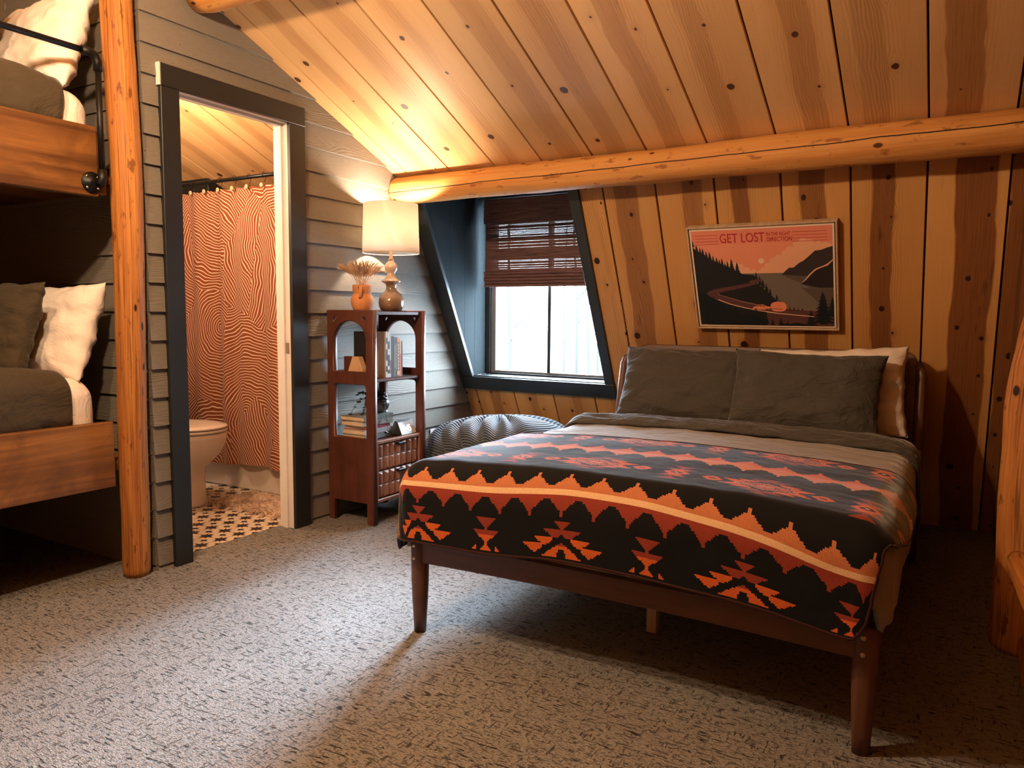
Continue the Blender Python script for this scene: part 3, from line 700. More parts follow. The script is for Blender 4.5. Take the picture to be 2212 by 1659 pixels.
# ------------------------------------------------------------------ outdoors
g = box('snowy_ground', (-60, 4.9, -3.2), (60, 90, -3.0), M['snow'], bev=0); tag(g, 'white snow covered ground beyond the window', 'ground', kind='structure')
rnd = random.Random(4)
for k in range(22):
    d_ = rnd.uniform(12, 40); fx = rnd.uniform(-.02, -.62); X0 = 2.897+fx*d_*1.25-.2*d_*.0; H = rnd.uniform(8, 14)
    r_ = rnd.uniform(.03, .09)*d_/22
    tr0 = tube('bare_tree', [(X0, d_, -3), (X0+rnd.uniform(-.2, .2), d_, H*.4-3), (X0+rnd.uniform(-.5, .5), d_, H-3)], [r_, r_*.8, r_*.3], M['bark'], None, 6)
    tag(tr0, 'thin bare tree standing in the snow outside the window', 'tree', 'bare trees outside the window')
    for q in range(7):
        hz = rnd.uniform(.3, .95)*H-3; dx_ = rnd.choice((-1, 1))*rnd.uniform(.5, 1.5)
        tube('branch', [(X0, d_, hz), (X0+dx_*.5, d_+.2, hz+.5), (X0+dx_, d_+.3, hz+1.1)], [r_*.35, r_*.25, r_*.1], M['bark'], tr0, 4)
tw = tube('sapling', [(.90, 5.6, -3), (.91, 5.6, -1), (.92, 5.6, .48), (1.0, 5.6, .72), (1.13, 5.6, .98)], .004, M['bark'], None, 5)
tube('branch', [(.92, 5.6, .48), (.75, 5.6, .50), (.55, 5.6, .60)], .004, M['bark'], tw, 5)
tag(tw, 'thin bare sapling just outside the lower left pane', 'sapling')

# ------------------------------------------------------------------ soft shapes
def wrap_grid(xr, yr, ztop, r, sx, sy, nx, ny, amp=.006, seed=0, flare=0., skew=None, drop_back=False, puff=0.):
    """cloth laid on a box xr x yr (top at ztop, rounding r); sx, sy = arc-length range of the cloth on the flat plane"""
    X = np.linspace(sx[0], sx[1], nx); Y = np.linspace(sy[0], sy[1], ny); P = np.zeros((ny, nx, 3))
    ix0, ix1, iy0, iy1 = xr[0]+r, xr[1]-r, yr[0]+r, yr[1]-(r if drop_back else -9)
    for j, y in enumerate(Y):
        for i, x in enumerate(X):
            cx = min(max(x, ix0), ix1); cy = min(max(y, iy0), iy1); ox, oy = x-cx, y-cy
            e = math.hypot(ox, oy)
            L = (abs(ox)**5+abs(oy)**5)**.2 if e else 0.
            dx, dy = (ox/e, oy/e) if e else (0., 0.)
            th = min(L/r, PI/2); down = max(0., L-r*PI/2)
            rr = r*math.sin(th)+flare*down; z = ztop-r*(1-math.cos(th))-down
            px, py = cx+dx*rr, cy+dy*rr
            if puff: 
                fx = max(0., 1-((px-(xr[0]+xr[1])/2)/((xr[1]-xr[0])/2))**2); z += puff*fx*max(0, math.cos(th))
            a = amp*noise.fractal(Vector((x*3.1+seed*7, y*4.3, seed)), .8, 2, 4)
            a2 = amp*.6*noise.noise(Vector((x*11+seed, y*6, seed*2.)))
            n = Vector((dx*math.sin(th), dy*math.sin(th), math.cos(th)))*(a+a2)
            P[j, i] = (px+n.x, py+n.y, z+n.z)
    return X, Y, P

def pillow(name, label, cat, group, c, wdt, hgt, thk, U, V, mat, seed=1, n=44, pinch=.055, sag=0.):
    U, V = Vector(U).normalized(), Vector(V); V = (V-U*V.dot(U)).normalized(); Wd = U.cross(V); c = Vector(c)
    P = np.zeros((2, n+1, n+1, 3))
    for j in range(n+1):
        for i in range(n+1):
            u, v = -1+2*i/n, -1+2*j/n
            u = math.copysign(abs(u)**.8, u); v = math.copysign(abs(v)**.8, v)
            eu, ev = 1-pinch*(1-v*v)**1.0, 1-pinch*1.2*(1-u*u)
            prof = max(0., (1-u**4))**.62*max(0., (1-v**4))**.62
            q = Vector((u*2.1+seed*5, v*2.1, seed))
            edge = max(abs(u), abs(v))
            wr = .010*noise.fractal(q*1.3, .8, 2, 4) + .006*math.sin(v*19+seed+4*noise.noise(q))*max(0, abs(u)-.55)*2 + .005*math.sin(u*23+seed+4*noise.noise(q*1.2))*max(0, abs(v)-.6)*2
            for s_, sg in ((0, 1), (1, -1)):
                t_ = thk/2*prof*(1+.15*noise.noise(q+Vector((0, 0, sg*3)))) + wr*min(1, prof*2.2)
                p_ = c + U*(u*eu*wdt/2 + .008*noise.noise(q*2)) + V*(v*ev*hgt/2 + .008*noise.noise(q*2+Vector((3, 1, 0))) - sag*(u*u)*hgt*(.5+v*.5)) + Wd*(sg*t_)
                P[s_, j, i] = p_
    vs = list(P[0].reshape(-1, 3)) + list(P[1].reshape(-1, 3)); m_ = (n+1)**2; fs = []
    for j in range(n):
        for i in range(n):
            a = j*(n+1)+i; fs.append((a, a+1, a+n+2, a+n+1)); fs.append((m_+a, m_+a+n+1, m_+a+n+2, m_+a+1))
    bm = bmesh.new(); bv = [bm.verts.new(v) for v in vs]
    for f in fs: bm.faces.new([bv[q_] for q_ in f])
    bmesh.ops.remove_doubles(bm, verts=bm.verts, dist=.0008)
    return tag(bm_out(name, bm, mat, None, True), label, cat, group)

# ------------------------------------------------------------------ bed frame
bed = empty('bed_frame', (2.04, 3.0, 0), label='low dark walnut bed frame with turned legs and leaning headboard', cat='bed')
def bp(*p): return Vector(p)-Vector((2.04, 3.0, 0))
LX0, LX1, FY = 1.333, 2.742, 2.03
for lx in (LX0, LX1):
    pts = [bp(lx, FY, z) for z in (0, .06, .12, .18, .24, .30, .33, .337)]
    o = tube('leg', pts, [.021, .024, .0275, .030, .031, .031, .030, .026], M['walnut_v'], bed, 20)
    for z in (.313, .269):
        sc = lathe('screw', [(0, .004), (.004, .004), (.0045, .002), (.0065, .003), (.0068, 0)], M['brass'], o, 12); sc.rotation_euler = (PI/2, 0, 0); sc.location = bp(lx-.004, FY-.029, z)
# front rail, slightly arched below
n = 24; poly = [(LX0+.02, .336)] + [(LX1-.02, .336)] + [(LX1-.02-(LX1-LX0-.04)*i/n, .252+.012*math.sin(PI*i/n)) for i in range(n+1)]
fr_ = prism('foot_rail', [(a-2.04, b) for a, b in poly], 'y', FY-.018-3, FY+.012-3, M['walnut'], bed, .002)
for lx in (LX0-.012, LX1+.012):
    box('side_rail', (lx-.014-2.04, FY+.02-3, .245), (lx+.014-2.04, 4.02-3, .348), M['walnut_y'], bed, .006, 2)
box('mattress_deck', (LX0-2.04+.0, FY+.02-3, .30), (LX1-2.04, 3.98-3, .318), M['raw_wood'], bed, 0)
cl_ = box('centre_leg', (2.012-2.04, 2.44-3, 0), (2.048-2.04, 2.476-3, .30), M['raw_wood'], bed, .002)
box('centre_leg', (2.012-2.04, 3.3-3, 0), (2.048-2.04, 3.336-3, .30), M['raw_wood'], bed, .002)
# headboard leaning back, with bent side brackets
hb0, hb1 = Vector((0, 3.895, .34)), Vector((0, 3.985, .945)); hd = (hb1-hb0).normalized(); hn = Vector((0, -hd.z, hd.y))
def hbp(x, s_, d_): return Vector((x, 0, 0)) + hb0 + hd*s_ + hn*d_ - Vector((2.04, 3.0, 0))
HL = (hb1-hb0).length
pl = []; R_ = .05; hx0, hx1 = 1.375, 2.742
for cx, cy, a0 in ((hx1-R_, HL-R_, 0), (hx0+R_, HL-R_, 90)):
    for k in range(7): a = math.radians(a0+15*k); pl.append((cx+R_*math.cos(a), cy+R_*math.sin(a)))
pl += [(hx0, 0), (hx1, 0)]
Mh = Matrix.Identity(4)
for i in range(3): Mh[i][0], Mh[i][1], Mh[i][2] = (1, 0, 0)[i], hd[i], -hn[i]
Mh.translation = hb0-Vector((2.04, 3.0, 0))
plate('headboard', pl, [], .026, M['walnut'], bed, Mh, .004)
pl2 = [(hx0+.035, .09), (hx1-.035, .09), (hx1-.035, HL-.045), (hx0+.035, HL-.045)]
M2 = Mh.copy(); M2.translation = Mh.translation + hn*.016; plate('headboard_panel', pl2, [], .008, M['walnut'], bed, M2, .002)
for sx_, xo in ((-1, 1.297), (1, 2.768)):
    lean = sx_*-.00
    pts = [bp(xo, 3.80, 0), bp(xo, 3.835, .22), bp(xo, 3.87, .45), bp(xo+lean, 3.915, .70), bp(xo+lean, 3.945, .84), bp(xo-sx_*.008, 3.955, .872), bp(xo-sx_*(.035 if sx_ < 0 else .012), 3.96, .885), bp(xo-sx_*(.085 if sx_ < 0 else .02), 3.965, .885)]
    o = tube('head_leg', pts, [.020, .023, .025, .022, .021, .021, .020, .018], M['walnut_v'], bed, 14)

# mattress + bedding (each of its own)
mt = empty('mattress', (2.04, 3.0, .318), label='thick mattress mostly hidden under the grey duvet', cat='mattress')
box('mattress_body', (1.345-2.04, 2.03-3, .001), (2.735-2.04, 3.86-3, .215), M['white_cotton'], mt, .04, 3, smooth=True)
X, Y, P = wrap_grid((1.292, 2.792), (1.975, 3.9), .585, .085, (1.06, 2.985), (1.83, 3.62), 200, 150, .006, 2, .05, puff=.028)
# fold ridges like rumpled cotton near the window side
for j in range(P.shape[0]):
    for i in range(P.shape[1]):
        x, y, z = P[j, i]
        if z > .52:
            f = max(0, 1-abs(y-2.95)/.55)*max(0, 1-max(0, x-1.35)/1.1)
            P[j, i, 2] += .007*f*noise.ridged_multi_fractal(Vector((x*3+y*4, y*9-x*4, 1)), 1., 2, 4, .9, 1.7)*.5
dv = grid_mesh('duvet', P, M['duvet'], thick=.02); tag(dv, 'grey cotton duvet covering the big bed and hanging over its sides', 'duvet')
X, Y, P = wrap_grid((1.280, 2.806), (1.0, 3.9), .607, .10, (1.06, 3.04), (3.17, 3.37), 170, 26, .006, 6, .05, puff=.026)
for j in range(P.shape[0]):
    f = j/(P.shape[0]-1); b_ = math.sin(PI*f)**.6
    for i in range(P.shape[1]):
        x = X[i]; k_ = .022*b_ + .006*noise.fractal(Vector((x*9+f*4, f*6, 3)), 1, 2, 3)
        P[j, i, 2] += k_-.010*(1-b_); P[j, i, 1] += .012*math.sin(x*5)
fo = grid_mesh('duvet_fold', P, M['sham'], thick=.012); tag(fo, 'darker turned down fold of sheet across the bed below the pillows', 'sheet')

# pillows on the big bed
pv = Vector((0, .42, 1))
pillow('pillow', 'white pillow peeking out behind the left charcoal pillow by the window', 'pillow', 'pillows on the big bed', (1.71, 3.845, .735), .67, .40, .10, (1, 0, 0), (0, .26, 1), M['white_cotton'], 3)
pillow('pillow', 'white pillow standing behind the right charcoal pillow, its corner pointing up', 'pillow', 'pillows on the big bed', (2.392, 3.80, .762), .665, .42, .13, (1, .0, .05), (0, .26, 1), M['white_cotton'], 4)
pillow('pillow', 'charcoal cotton pillow on the window side of the big bed', 'pillow', 'pillows on the big bed', (1.735, 3.70, .755), .71, .41, .17, (1, .0, -.01), (-.03, .42, 1), M['sham'], 5)
pillow('pillow', 'charcoal cotton pillow overlapping in front on the right half of the big bed', 'pillow', 'pillows on the big bed', (2.305, 3.63, .75), .665, .42, .18, (1, .0, -.015), (0, .40, 1), M['sham'], 6)

# ------------------------------------------------------------------ blanket: pattern woven per cell, one face per cell
BLK, RST, TAN, ORG, PNK, CRM = (.0065, .0075, .0095), (.25, .042, .026), (.46, .165, .075), (.56, .115, .028), (.58, .22, .13), (.68, .46, .27)
# all pattern measures below are in woven cells of 5 mm; v counts up from the hem, u along the bed width
def motifA(u, v):
    a = abs(u)
    if 16.2 < v <= 23.3 and a < .9+math.floor(v-16.2)*.95: return RST
    if 14.2 < v <= 16.2 and a < 1.0: return RST
    if 7 < v <= 14.5 and a < 1.2+math.floor(v-7)*1.15: return ORG if v < 12 else RST
    if 6 < v <= 7 and a < 1.0: return ORG
    if 1. < v <= 6.4 and a < 1.+math.floor(6.4-v)*.95: return ORG
    if .5 < v <= 5.6 and 6.8 <= a < 6.8+(5.6-v)*1.0: return ORG
    return None
def motifB(u, v):
    a = abs(u)
    oc, ic = (16.-v)*1.5, (11.5-v)*1.42          # outer and inner edges of the dark chevron
    if 18.6 < v <= 24.3 and a < .8+math.floor(v-18.6)*.95: return RST
    if a > oc:
        for (vt, vb, wt) in ((19., 13.6, 12.6), (14.2, 9., 19.4), (9.5, 4., 26.)):
            if vb < v <= vt and a < wt-(vt-v)*1.35 and a > wt-13.5: return RST if vt > 18 else ORG
    if a < ic:
        if v < 5.5 and a < 3.5: return BLK
        if v < 7.5 and a < 1.8: return BLK
        return ORG if v < 9 else RST
    return None
PER = 21.2; BC = 106.
def band(v, u):
    d = abs(((u/PER) % 1)-.5)*PER; q = max(0, 1-d/7.9); st = math.ceil(q*6)
    if abs(v) <= 1.2: return CRM
    if 0 < v < 3.3+st*.95+(2.2 if d < 1.05 else 0): return TAN
    d2 = abs((((u+1.)/PER) % 1)-.5)*PER; q2 = max(0, 1-d2/7.9); st2 = math.ceil(q2*6)
    if 0 > v > -(3.3+st2*1.0+(2.2 if d2 < 1.05 else 0)): return RST
    return None
def motif(u, w):            # w = rows from the centre line of a full motif row
    m_ = u % BC; ub = m_-BC if m_ > BC/2 else m_; ua = m_-BC/2; a = abs(w)
    q = abs(ub)/19.+a/9.
    if q < 1:
        if q < .30: return PNK
        if q < .46: return BLK
        if q < .72: return ORG
        return BLK if q < .84 else PNK
    qa = abs(ua)+a*1.2
    if qa < 9: return CRM if qa < 2 else (BLK if qa < 4.5 else ORG)
    for sgn in (-1, 1):
        uu = ua-sgn*22
        if abs(uu)+a*1.2 < 7 and not (abs(uu) < 2 and a < 1.5): return ORG
    r = motifB(ub, a+3.)
    if r is None: r = motifA(ua, a+4.)
    return r
def woven(u, v):
    for c_ in (37.5, 131.):
        if c_ < 50: r = band(v-c_, u+PER/2)
        else:
            r = band(-(v-c_)/1.35, u+PER/2); r = PNK if r in (TAN, CRM) else (ORG if r else None)
        if r: return r
    if v < 30: return (motifB(u % BC if u % BC < BC/2 else u % BC-BC, v) or motifA(u % BC-BC/2, v) or BLK) if v > 1.5 else BLK
    if v < 126: return motif(u, v-84.) or BLK
    return motif(u, v-178.) or BLK
CELL = .005
nx, ny = 378, 190
sx = (1.00, 1.00+nx*CELL)
HX = [1.27, 1.31, 1.49, 1.67, 1.92, 2.19, 2.26, 2.43, 2.58, 2.70, 2.76, 2.95]; HZ = [.345, .35, .355, .357, .385, .380, .372, .366, .351, .318, .33, .36]
ZT_, RB = .60, .10
HEM = 1.945+RB-(RB*PI/2+(ZT_-RB-.365))
sy = (HEM, HEM+ny*CELL)
X, Y, P = wrap_grid((1.262, 2.812), (1.945, 9), ZT_, RB, sx, sy, nx+1, ny+1, .003, 9, .03, puff=.036)
# slide the cloth so its hem follows the photo: re-evaluate rows by interpolation along each column
P2 = P.copy()
hzs = np.interp(np.linspace(X[0]-.3, X[-1]+.3, nx+1+120), HX, HZ); kern = np.exp(-(np.arange(-45, 46)/17.)**2); kern /= kern.sum()
hzs = np.convolve(hzs, kern, 'same')[60:60+nx+1]
for i in range(nx+1):
    hz = hzs[i]; zc = P[:, i, 2]; sh_ = (hz-zc[0])/CELL
    for j in range(ny+1):
        q_ = min(max(j+sh_*(1-j/ny)-(max(0., X[i]-2.1)/.66)**2*.055/CELL*min(1., j/28.)*(1-j/ny), -8), ny-1e-3); k0 = int(math.floor(q_)); f_ = q_-k0
        if k0 < 0: P2[j, i] = P[0, i]+(P[0, i]-P[1, i])*(-q_)
        else: P2[j, i] = P[k0, i]*(1-f_)+P[k0+1, i]*f_
P = P2
col = np.zeros((ny, nx, 3)); UB = (1.925-sx[0])/CELL
for j in range(ny):
    for i in range(nx): col[j, i] = woven(i-UB+.5, j+.5)
keep = []
for j in range(ny):
    v_ = j*CELL
    lim = float(np.interp(v_, [0, .015, .05, .12, .25, .40, .55, .75, .9], [2.72, 2.765, 2.80, 2.81, 2.805, 2.835, 2.86, 2.90, 2.92])) + .006*math.sin(v_*14)
    lft = float(np.interp(v_, [0, .02, .06], [1.10, 1.03, 1.0]))
    for i in range(nx): keep.append(lft <= X[i] < lim)
me = bpy.data.meshes.new('woven_blanket')
vs = P.reshape(-1, 3); fs = []; cs = []
for j in range(ny):
    for i in range(nx):
        if keep[j*nx+i]:
            a = j*(nx+1)+i; fs.append((a, a+1, a+nx+2, a+nx+1)); cs.append(col[j, i])
me.from_pydata(vs.tolist(), [], fs)
at = me.color_attributes.new('print', 'FLOAT_COLOR', 'CORNER'); cc_ = np.repeat(np.array(cs), 4, axis=0); cc_ = np.concatenate([cc_, np.ones((len(cc_), 1))], 1); at.data.foreach_set('color', cc_.reshape(-1))
bm = bmesh.new(); bm.from_mesh(me); bmesh.ops.delete(bm, geom=[v for v in bm.verts if not v.link_faces], context='VERTS'); bm.to_mesh(me); bm.free(); me.shade_smooth()
bk = link('woven_blanket', me, M['blanket']); md = bk.modifiers.new('solid', 'SOLIDIFY'); md.thickness = .006; md.offset = 0
tag(bk, 'black and orange stepped pattern wool blanket over the foot of the bed', 'blanket')
# binding round the hem
def rim(pts, name='binding'): return tube(name, pts[::2]+[pts[-1]], .0050, M['binding'], bk, 8)
rows = {j: max(i for i in range(nx) if keep[j*nx+i])+1 for j in range(ny)}; lows = {j: min(i for i in range(nx) if keep[j*nx+i]) for j in range(ny)}
rim([P[0, i] for i in range(lows[0], rows[0]+1)]); rim([P[ny, i] for i in range(0, rows[ny-1]+1)]); rim([P[j, lows[min(j, ny-1)]] for j in range(ny+1)]); rim([P[j, rows[min(j, ny-1)]] for j in range(ny+1)])
jt = int(.66/CELL); it = rows[jt]-9; q0, q1, q2, q3 = [Vector(P[jt+a, it+b]) for a, b in ((0, 0), (0, 5), (4, 5), (4, 0))]
nn = (q1-q0).cross(q3-q0).normalized()*.006
mesh_from('care_tag', [q0+nn, q1+nn, q2+nn, q3+nn, q0, q1, q2, q3], [(0, 1, 2, 3), (0, 4, 5, 1), (1, 5, 6, 2), (2, 6, 7, 3), (3, 7, 4, 0)], M['white_cotton'], bk)

# ------------------------------------------------------------------ bunk beds
bb = empty('bunk_bed', (-.5, .8, 0), label='stained timber bunk bed built into the alcove on the left', cat='bunk bed')
def bx(name, lo_, hi_, mat, bev=.003): return box(name, [lo_[i]-(-.5, .8, 0)[i] for i in range(3)], [hi_[i]-(-.5, .8, 0)[i] for i in range(3)], mat, bb, bev)
bx('upper_rail', (-.052, -.6, 1.549), (-.012, 1.745, 1.815), M['bunk_board'])
bx('lower_rail', (-.052, -.6, .396), (-.012, 1.768, .662), M['bunk_board'])
bx('end_post', (-.09, 1.745, 1.56), (-.02, 1.782, 1.80), M['bunk_board'])
bx('upper_platform', (-1.28, -.6, 1.60), (-.053, 1.90, 1.64), M['bunk_board'])
bx('lower_platform', (-1.28, -.6, .45), (-.053, 1.90, .49), M['bunk_board'])
for (ym, zb, zt, lab, lab2, sd) in ((1.735, .49, .845, 'lower', 'white fitted mattress on the lower bunk', 1), (1.755, 1.64, 1.965, 'upper', 'white fitted mattress on the upper bunk', 2)):
    X, Y, P = wrap_grid((-1.2, -.068), (-1.2, ym+.02), zt-.004, .09, (-1.1, .20), (-.6, ym+.30), 70, 110, .004, sd, 0., drop_back=True)
    P[:np.searchsorted(Y, 1.46), :, 2] -= .03; P[:np.searchsorted(Y, 1.46), :, 0] -= .02; P[..., 2] = np.maximum(P[..., 2], zb+.003); P[..., 0] = np.minimum(P[..., 0], -.056)
    tag(grid_mesh('bunk_mattress', P, M['white_cotton'], thick=.006), lab2, 'mattress')
    X, Y, P = wrap_grid((-1.2, -.042), (-3, 9), zt+.045, .09, (-1.1, .32), (-.6, 1.585+.02*sd), 80, 110, .008, sd+3, 0.)
    zr_ = {'lower': .667, 'upper': 1.819}[lab]
    for j in range(P.shape[0]):
        for i in range(P.shape[1]):
            e = max(0, (Y[j]-1.45)/.15); P[j, i, 2] -= .018*min(1, e)**2
            sunk = P[j, i, 2] < zr_
            P[j, i, 1] += .02*math.sin(X[i]*9+sd)*min(1, max(0, (Y[j]-1.2)/.3))
            P[j, i, 0] = min(P[j, i, 0], -.060 if sunk else -.022)
            if sunk: P[j, i, 2] = max(P[j, i, 2], zr_-.03)
    tag(grid_mesh('bunk_duvet', P, M['bunk_duvet'], thick=.012), f'dark olive brown duvet folded back on the {lab} bunk', 'duvet')
pillow('pillow', 'white pillow leaning on the end wall of the lower bunk', 'pillow', 'pillows on the bunks', (-.42, 1.745, 1.015), .62, .42, .17, (1, .03, .02), (0, .33, 1), M['white_cotton'], 11)
pillow('pillow', 'dark olive pillow in front of the white one on the lower bunk', 'pillow', 'pillows on the bunks', (-.50, 1.545, 1.03), .66, .40, .16, (1, .02, -.02), (0, .30, 1), M['bunk_duvet'], 12)
pillow('pillow', 'white pillow leaning on the end wall of the upper bunk behind the pipe', 'pillow', 'pillows on the bunks', (-.40, 1.735, 2.16), .62, .44, .17, (1, .02, .03), (0, .34, 1), M['white_cotton'], 13)
pillow('pillow', 'dark olive pillow behind the pipe rail at the top left corner', 'pillow', 'pillows on the bunks', (-.56, 1.50, 2.17), .62, .40, .16, (1, .02, 0), (0, .32, 1), M['bunk_duvet'], 14)
gr_ = empty('pipe_guard_rail', (.012, 1.745, 1.60), label='black iron pipe guard rail with elbow and round flange on the upper bunk', cat='guard rail')
PR = .0115
def gp(y, z, x=0.): return (x, y-1.745, z-1.60)
tube('rail_pipe', [gp(-.5, 2.083), gp(1.69, 2.083)], PR, M['iron'], gr_, 14)
tube('elbow', [gp(1.685, 2.083), gp(1.715, 2.083), gp(1.735, 2.075), gp(1.745, 2.055), gp(1.746, 2.02)], [.0165, .0165, .017, .0165, .0165], M['iron'], gr_, 14)
tube('upright_pipe', [gp(1.746, 2.03), gp(1.746, 1.64)], PR, M['iron'], gr_, 14)
tube('elbow', [gp(1.746, 1.65), gp(1.746, 1.615), gp(1.743, 1.60, -.003), gp(1.741, 1.597, -.012)], .0165, M['iron'], gr_, 14)
fl = lathe('flange', [(0, 0), (.038, 0), (.040, .003), (.040, .008), (.022, .010), (.019, .017), (0, .017)], M['iron'], gr_, 28); fl.rotation_euler = (0, PI/2, 0); fl.location = gp(1.716, 1.60, -.024)
for k in range(4):
    a = PI/4+k*PI/2; bt = lathe('bolt', [(.005, 0), (.005, .003), (0, .004)], M['brass'], fl, 8); bt.location = (.030*math.cos(a), .030*math.sin(a), .008)

# ------------------------------------------------------------------ shelf unit
SX, SYc = .175, 3.155
sh = empty('shelf_unit', (SX, SYc, 0), label='tall red brown wooden shelf with arched sides and two carved drawers', cat='shelf')
def arc(cx, cy, rx, ry, a0, a1, n=10): return [(cx+rx*math.cos(math.radians(a0+(a1-a0)*k/n)), cy+ry*math.sin(math.radians(a0+(a1-a0)*k/n))) for k in range(n+1)]
def shp(x, y, z): return (x-SX, y-SYc, z)
x0, x1 = .022-SX, .335-SX
outer = [(x0, 0), (x0+.038, 0), (x0+.038, .115), (x1-.044, .115), (x1-.044, 0), (x1, 0), (x1, 1.12), (x0, 1.12)]
hx0_, hx1_ = x0+.040, x1-.045; hm_ = (hx0_+hx1_)/2; hw_ = (hx1_-hx0_)/2
hole1 = [(hx0_, .80), (hx1_, .80)] + arc(hm_, .965, hw_, .105, 0, 180, 18)
tri1 = [(hx0_+.0, 1.088), (hx0_, 1.05)] + [(hx0_+.006, 1.055), (hx0_+.028, 1.082), (hx0_+.036, 1.088)]
tri2 = [(2*hm_-a, b) for a, b in tri1]
hole2 = [(hx0_, .452), (hx1_, .452)] + arc(hx1_-.02, .718, .02, .02, 0, 90, 4) + arc(hx0_+.02, .718, .02, .02, 90, 180, 4)
for yy in (2.95, 3.362):
    Mx = Matrix.Translation((0, yy-SYc, 0)) @ Matrix.Rotation(PI/2, 4, 'X')
    plate('side_frame', outer, [hole1, tri1[::-1], tri2, hole2], .032, M['mahog'], sh, Mx, .003)
box('top_board', shp(.030, 2.966, 1.098), shp(.325, 3.346, 1.118), M['mahog'], sh, .003)
box('middle_shelf', shp(.030, 2.966, .748), shp(.322, 3.346, .768), M['mahog'], sh, .005)
box('back_rail', shp(.025, 2.966, .768), shp(.04, 3.346, .80), M['mahog'], sh, .002)
box('cabinet_body', shp(.028, 2.966, .118), shp(.300, 3.346, .436), M['mahog'], sh, .002)
for nm_, a, b in (('cabinet_edge', (.300, 2.966, .425), (.328, 3.346, .440)), ('cabinet_edge', (.300, 2.966, .112), (.328, 3.346, .130)), ('cabinet_edge', (.300, 2.966, .130), (.328, 2.984, .425)), ('cabinet_edge', (.300, 3.330, .130), (.328, 3.346, .425))):
    box(nm_, shp(*a), shp(*b), M['mahog_d'], sh, .002)
for zc in (.134, .280):
    bm = bmesh.new(); y0_, y1_, z0_, z1_ = 2.988, 3.326, zc, zc+.141; nc = 7; dy_, dz_ = (y1_-y0_)/nc, (z1_-z0_)/2
    for r_ in range(2):
        for c_ in range(nc):
            ya, za = y0_+c_*dy_, z0_+r_*dz_; upw = (r_ == 0)
            A = bm.verts.new(shp(.312, ya, za)); B = bm.verts.new(shp(.312, ya+dy_, za)); C_ = bm.verts.new(shp(.312, ya+dy_, za+dz_)); D = bm.verts.new(shp(.312, ya, za+dz_))
            T_ = bm.verts.new(shp(.327, ya+dy_*.5, za+(dz_*.80 if not upw else dz_*.2))); K = bm.verts.new(shp(.3215, ya+dy_*(.5), za+(dz_*.12 if not upw else dz_*.88)))
            top, bot = (T_, K) if not upw else (K, T_)
            bm.faces.new((A, B, bot)); bm.faces.new((B, C_, top)); bm.faces.new((B, top, bot)); bm.faces.new((C_, D, top)); bm.faces.new((D, A, bot)); bm.faces.new((D, bot, top))
    bmesh.ops.remove_doubles(bm, verts=bm.verts, dist=.0002)
    box_bm(bm, shp(.296, y0_, z0_), shp(.3125, y1_, z1_), 0)
    d_ = bm_out('drawer', bm, M['mahog_d'], sh)
    box('handle', shp(.318, 3.135, zc+.122), shp(.342, 3.195, zc+.134), M['black_metal'], d_, .002)
for yy in (3.02, 3.29): box('cabinet_foot', shp(.24, yy, .095), shp(.28, yy+.03, .118), M['black_metal'], sh, .001)

# things on the shelf
def book_up(x, y, z, th, h_, dep, color, label, extra=None, pages=True, lean=0.):
    e = empty('book', (x, y, z), label=label, cat='book', group='upright books on the middle shelf')
    if lean: e.rotation_euler = (lean, 0, 0)
    cv = flat('book_cover_cloth', color, .5)
    bm = bmesh.new(); box_bm(bm, (0, 0, 0), (dep, .0018, h_)); box_bm(bm, (0, th-.0018, 0), (dep, th, h_)); box_bm(bm, (dep-.002, .0018, 0), (dep, th-.0018, h_))
    bm_out('cover', bm, cv, e); box('pages', (.004, .002, .003), (dep-.004, th-.002, h_-.003), M['paper'], e, 0)
    if extra:
        for (z0, z1, cc) in extra: box('spine_band', (dep-.0015, .0005, z0), (dep+.0006, th-.0005, z1), flat('spine_band_print', cc, .5), e, 0)
    return e
yb = 3.075
BK = [(.013, .243, (.62, .62, .60), 'white book at the left end of the upright row', [(.03, .06, (.03, .03, .03)), (.09, .15, (.05, .05, .05)), (.18, .21, (.1, .1, .1))]),
      (.016, .240, (.66, .66, .64), 'pale grey book second in the upright row with black lettering', [(.02, .04, (.05, .05, .05)), (.06, .12, (.04, .04, .04)), (.15, .19, (.05, .05, .05))]),
      (.009, .236, (.60, .60, .58), 'thin pale book in the upright row beside the dark one', [(.02, .09, (.3, .15, .12))]),
      (.024, .218, (.02, .035, .035), 'thick dark green black book in the middle of the upright row', None),
      (.010, .214, (.16, .18, .19), 'slim slate grey book right of the thick dark book', [(.05, .17, (.3, .3, .3))]),
      (.012, .212, (.13, .05, .045), 'slim maroon book with pale lettering in the upright row', [(.04, .18, (.28, .17, .14))]),
      (.022, .208, (.20, .17, .12), 'olive book with an orange top band in the upright row', [(.185, .207, (.75, .30, .14)), (.008, .03, (.70, .45, .25))]),
      (.012, .198, (.70, .50, .32), 'narrow cream and orange book near the right of the upright row', [(.002, .12, (.7, .16, .07))]),
      (.010, .190, (.015, .013, .014), 'short black book at the right end of the upright row', None)]
for th, h_, cc, lab, ex in BK:
    e = book_up(.145, yb, .768, th, h_, .16, cc, lab, ex); yb += th+.0012
    if lab.startswith('olive'):
        Mt = Matrix.Translation((.1612, th*.27, .178)) @ Matrix(((0, 0, 1, 0), (0, 1, 0, 0), (-1, 0, 0, 0), (0, 0, 0, 1)))
        for q_, ch in enumerate('SAGEBOOK'[:0]): pass
        for q_ in range(8): box('spine_letter', (.1601, .006, .165-.018*q_), (.1612, .015, .175-.018*q_), flat('pale_lettering', (.6, .55, .42)) if q_ == 0 else bpy.data.materials['pale_lettering'], e, 0)
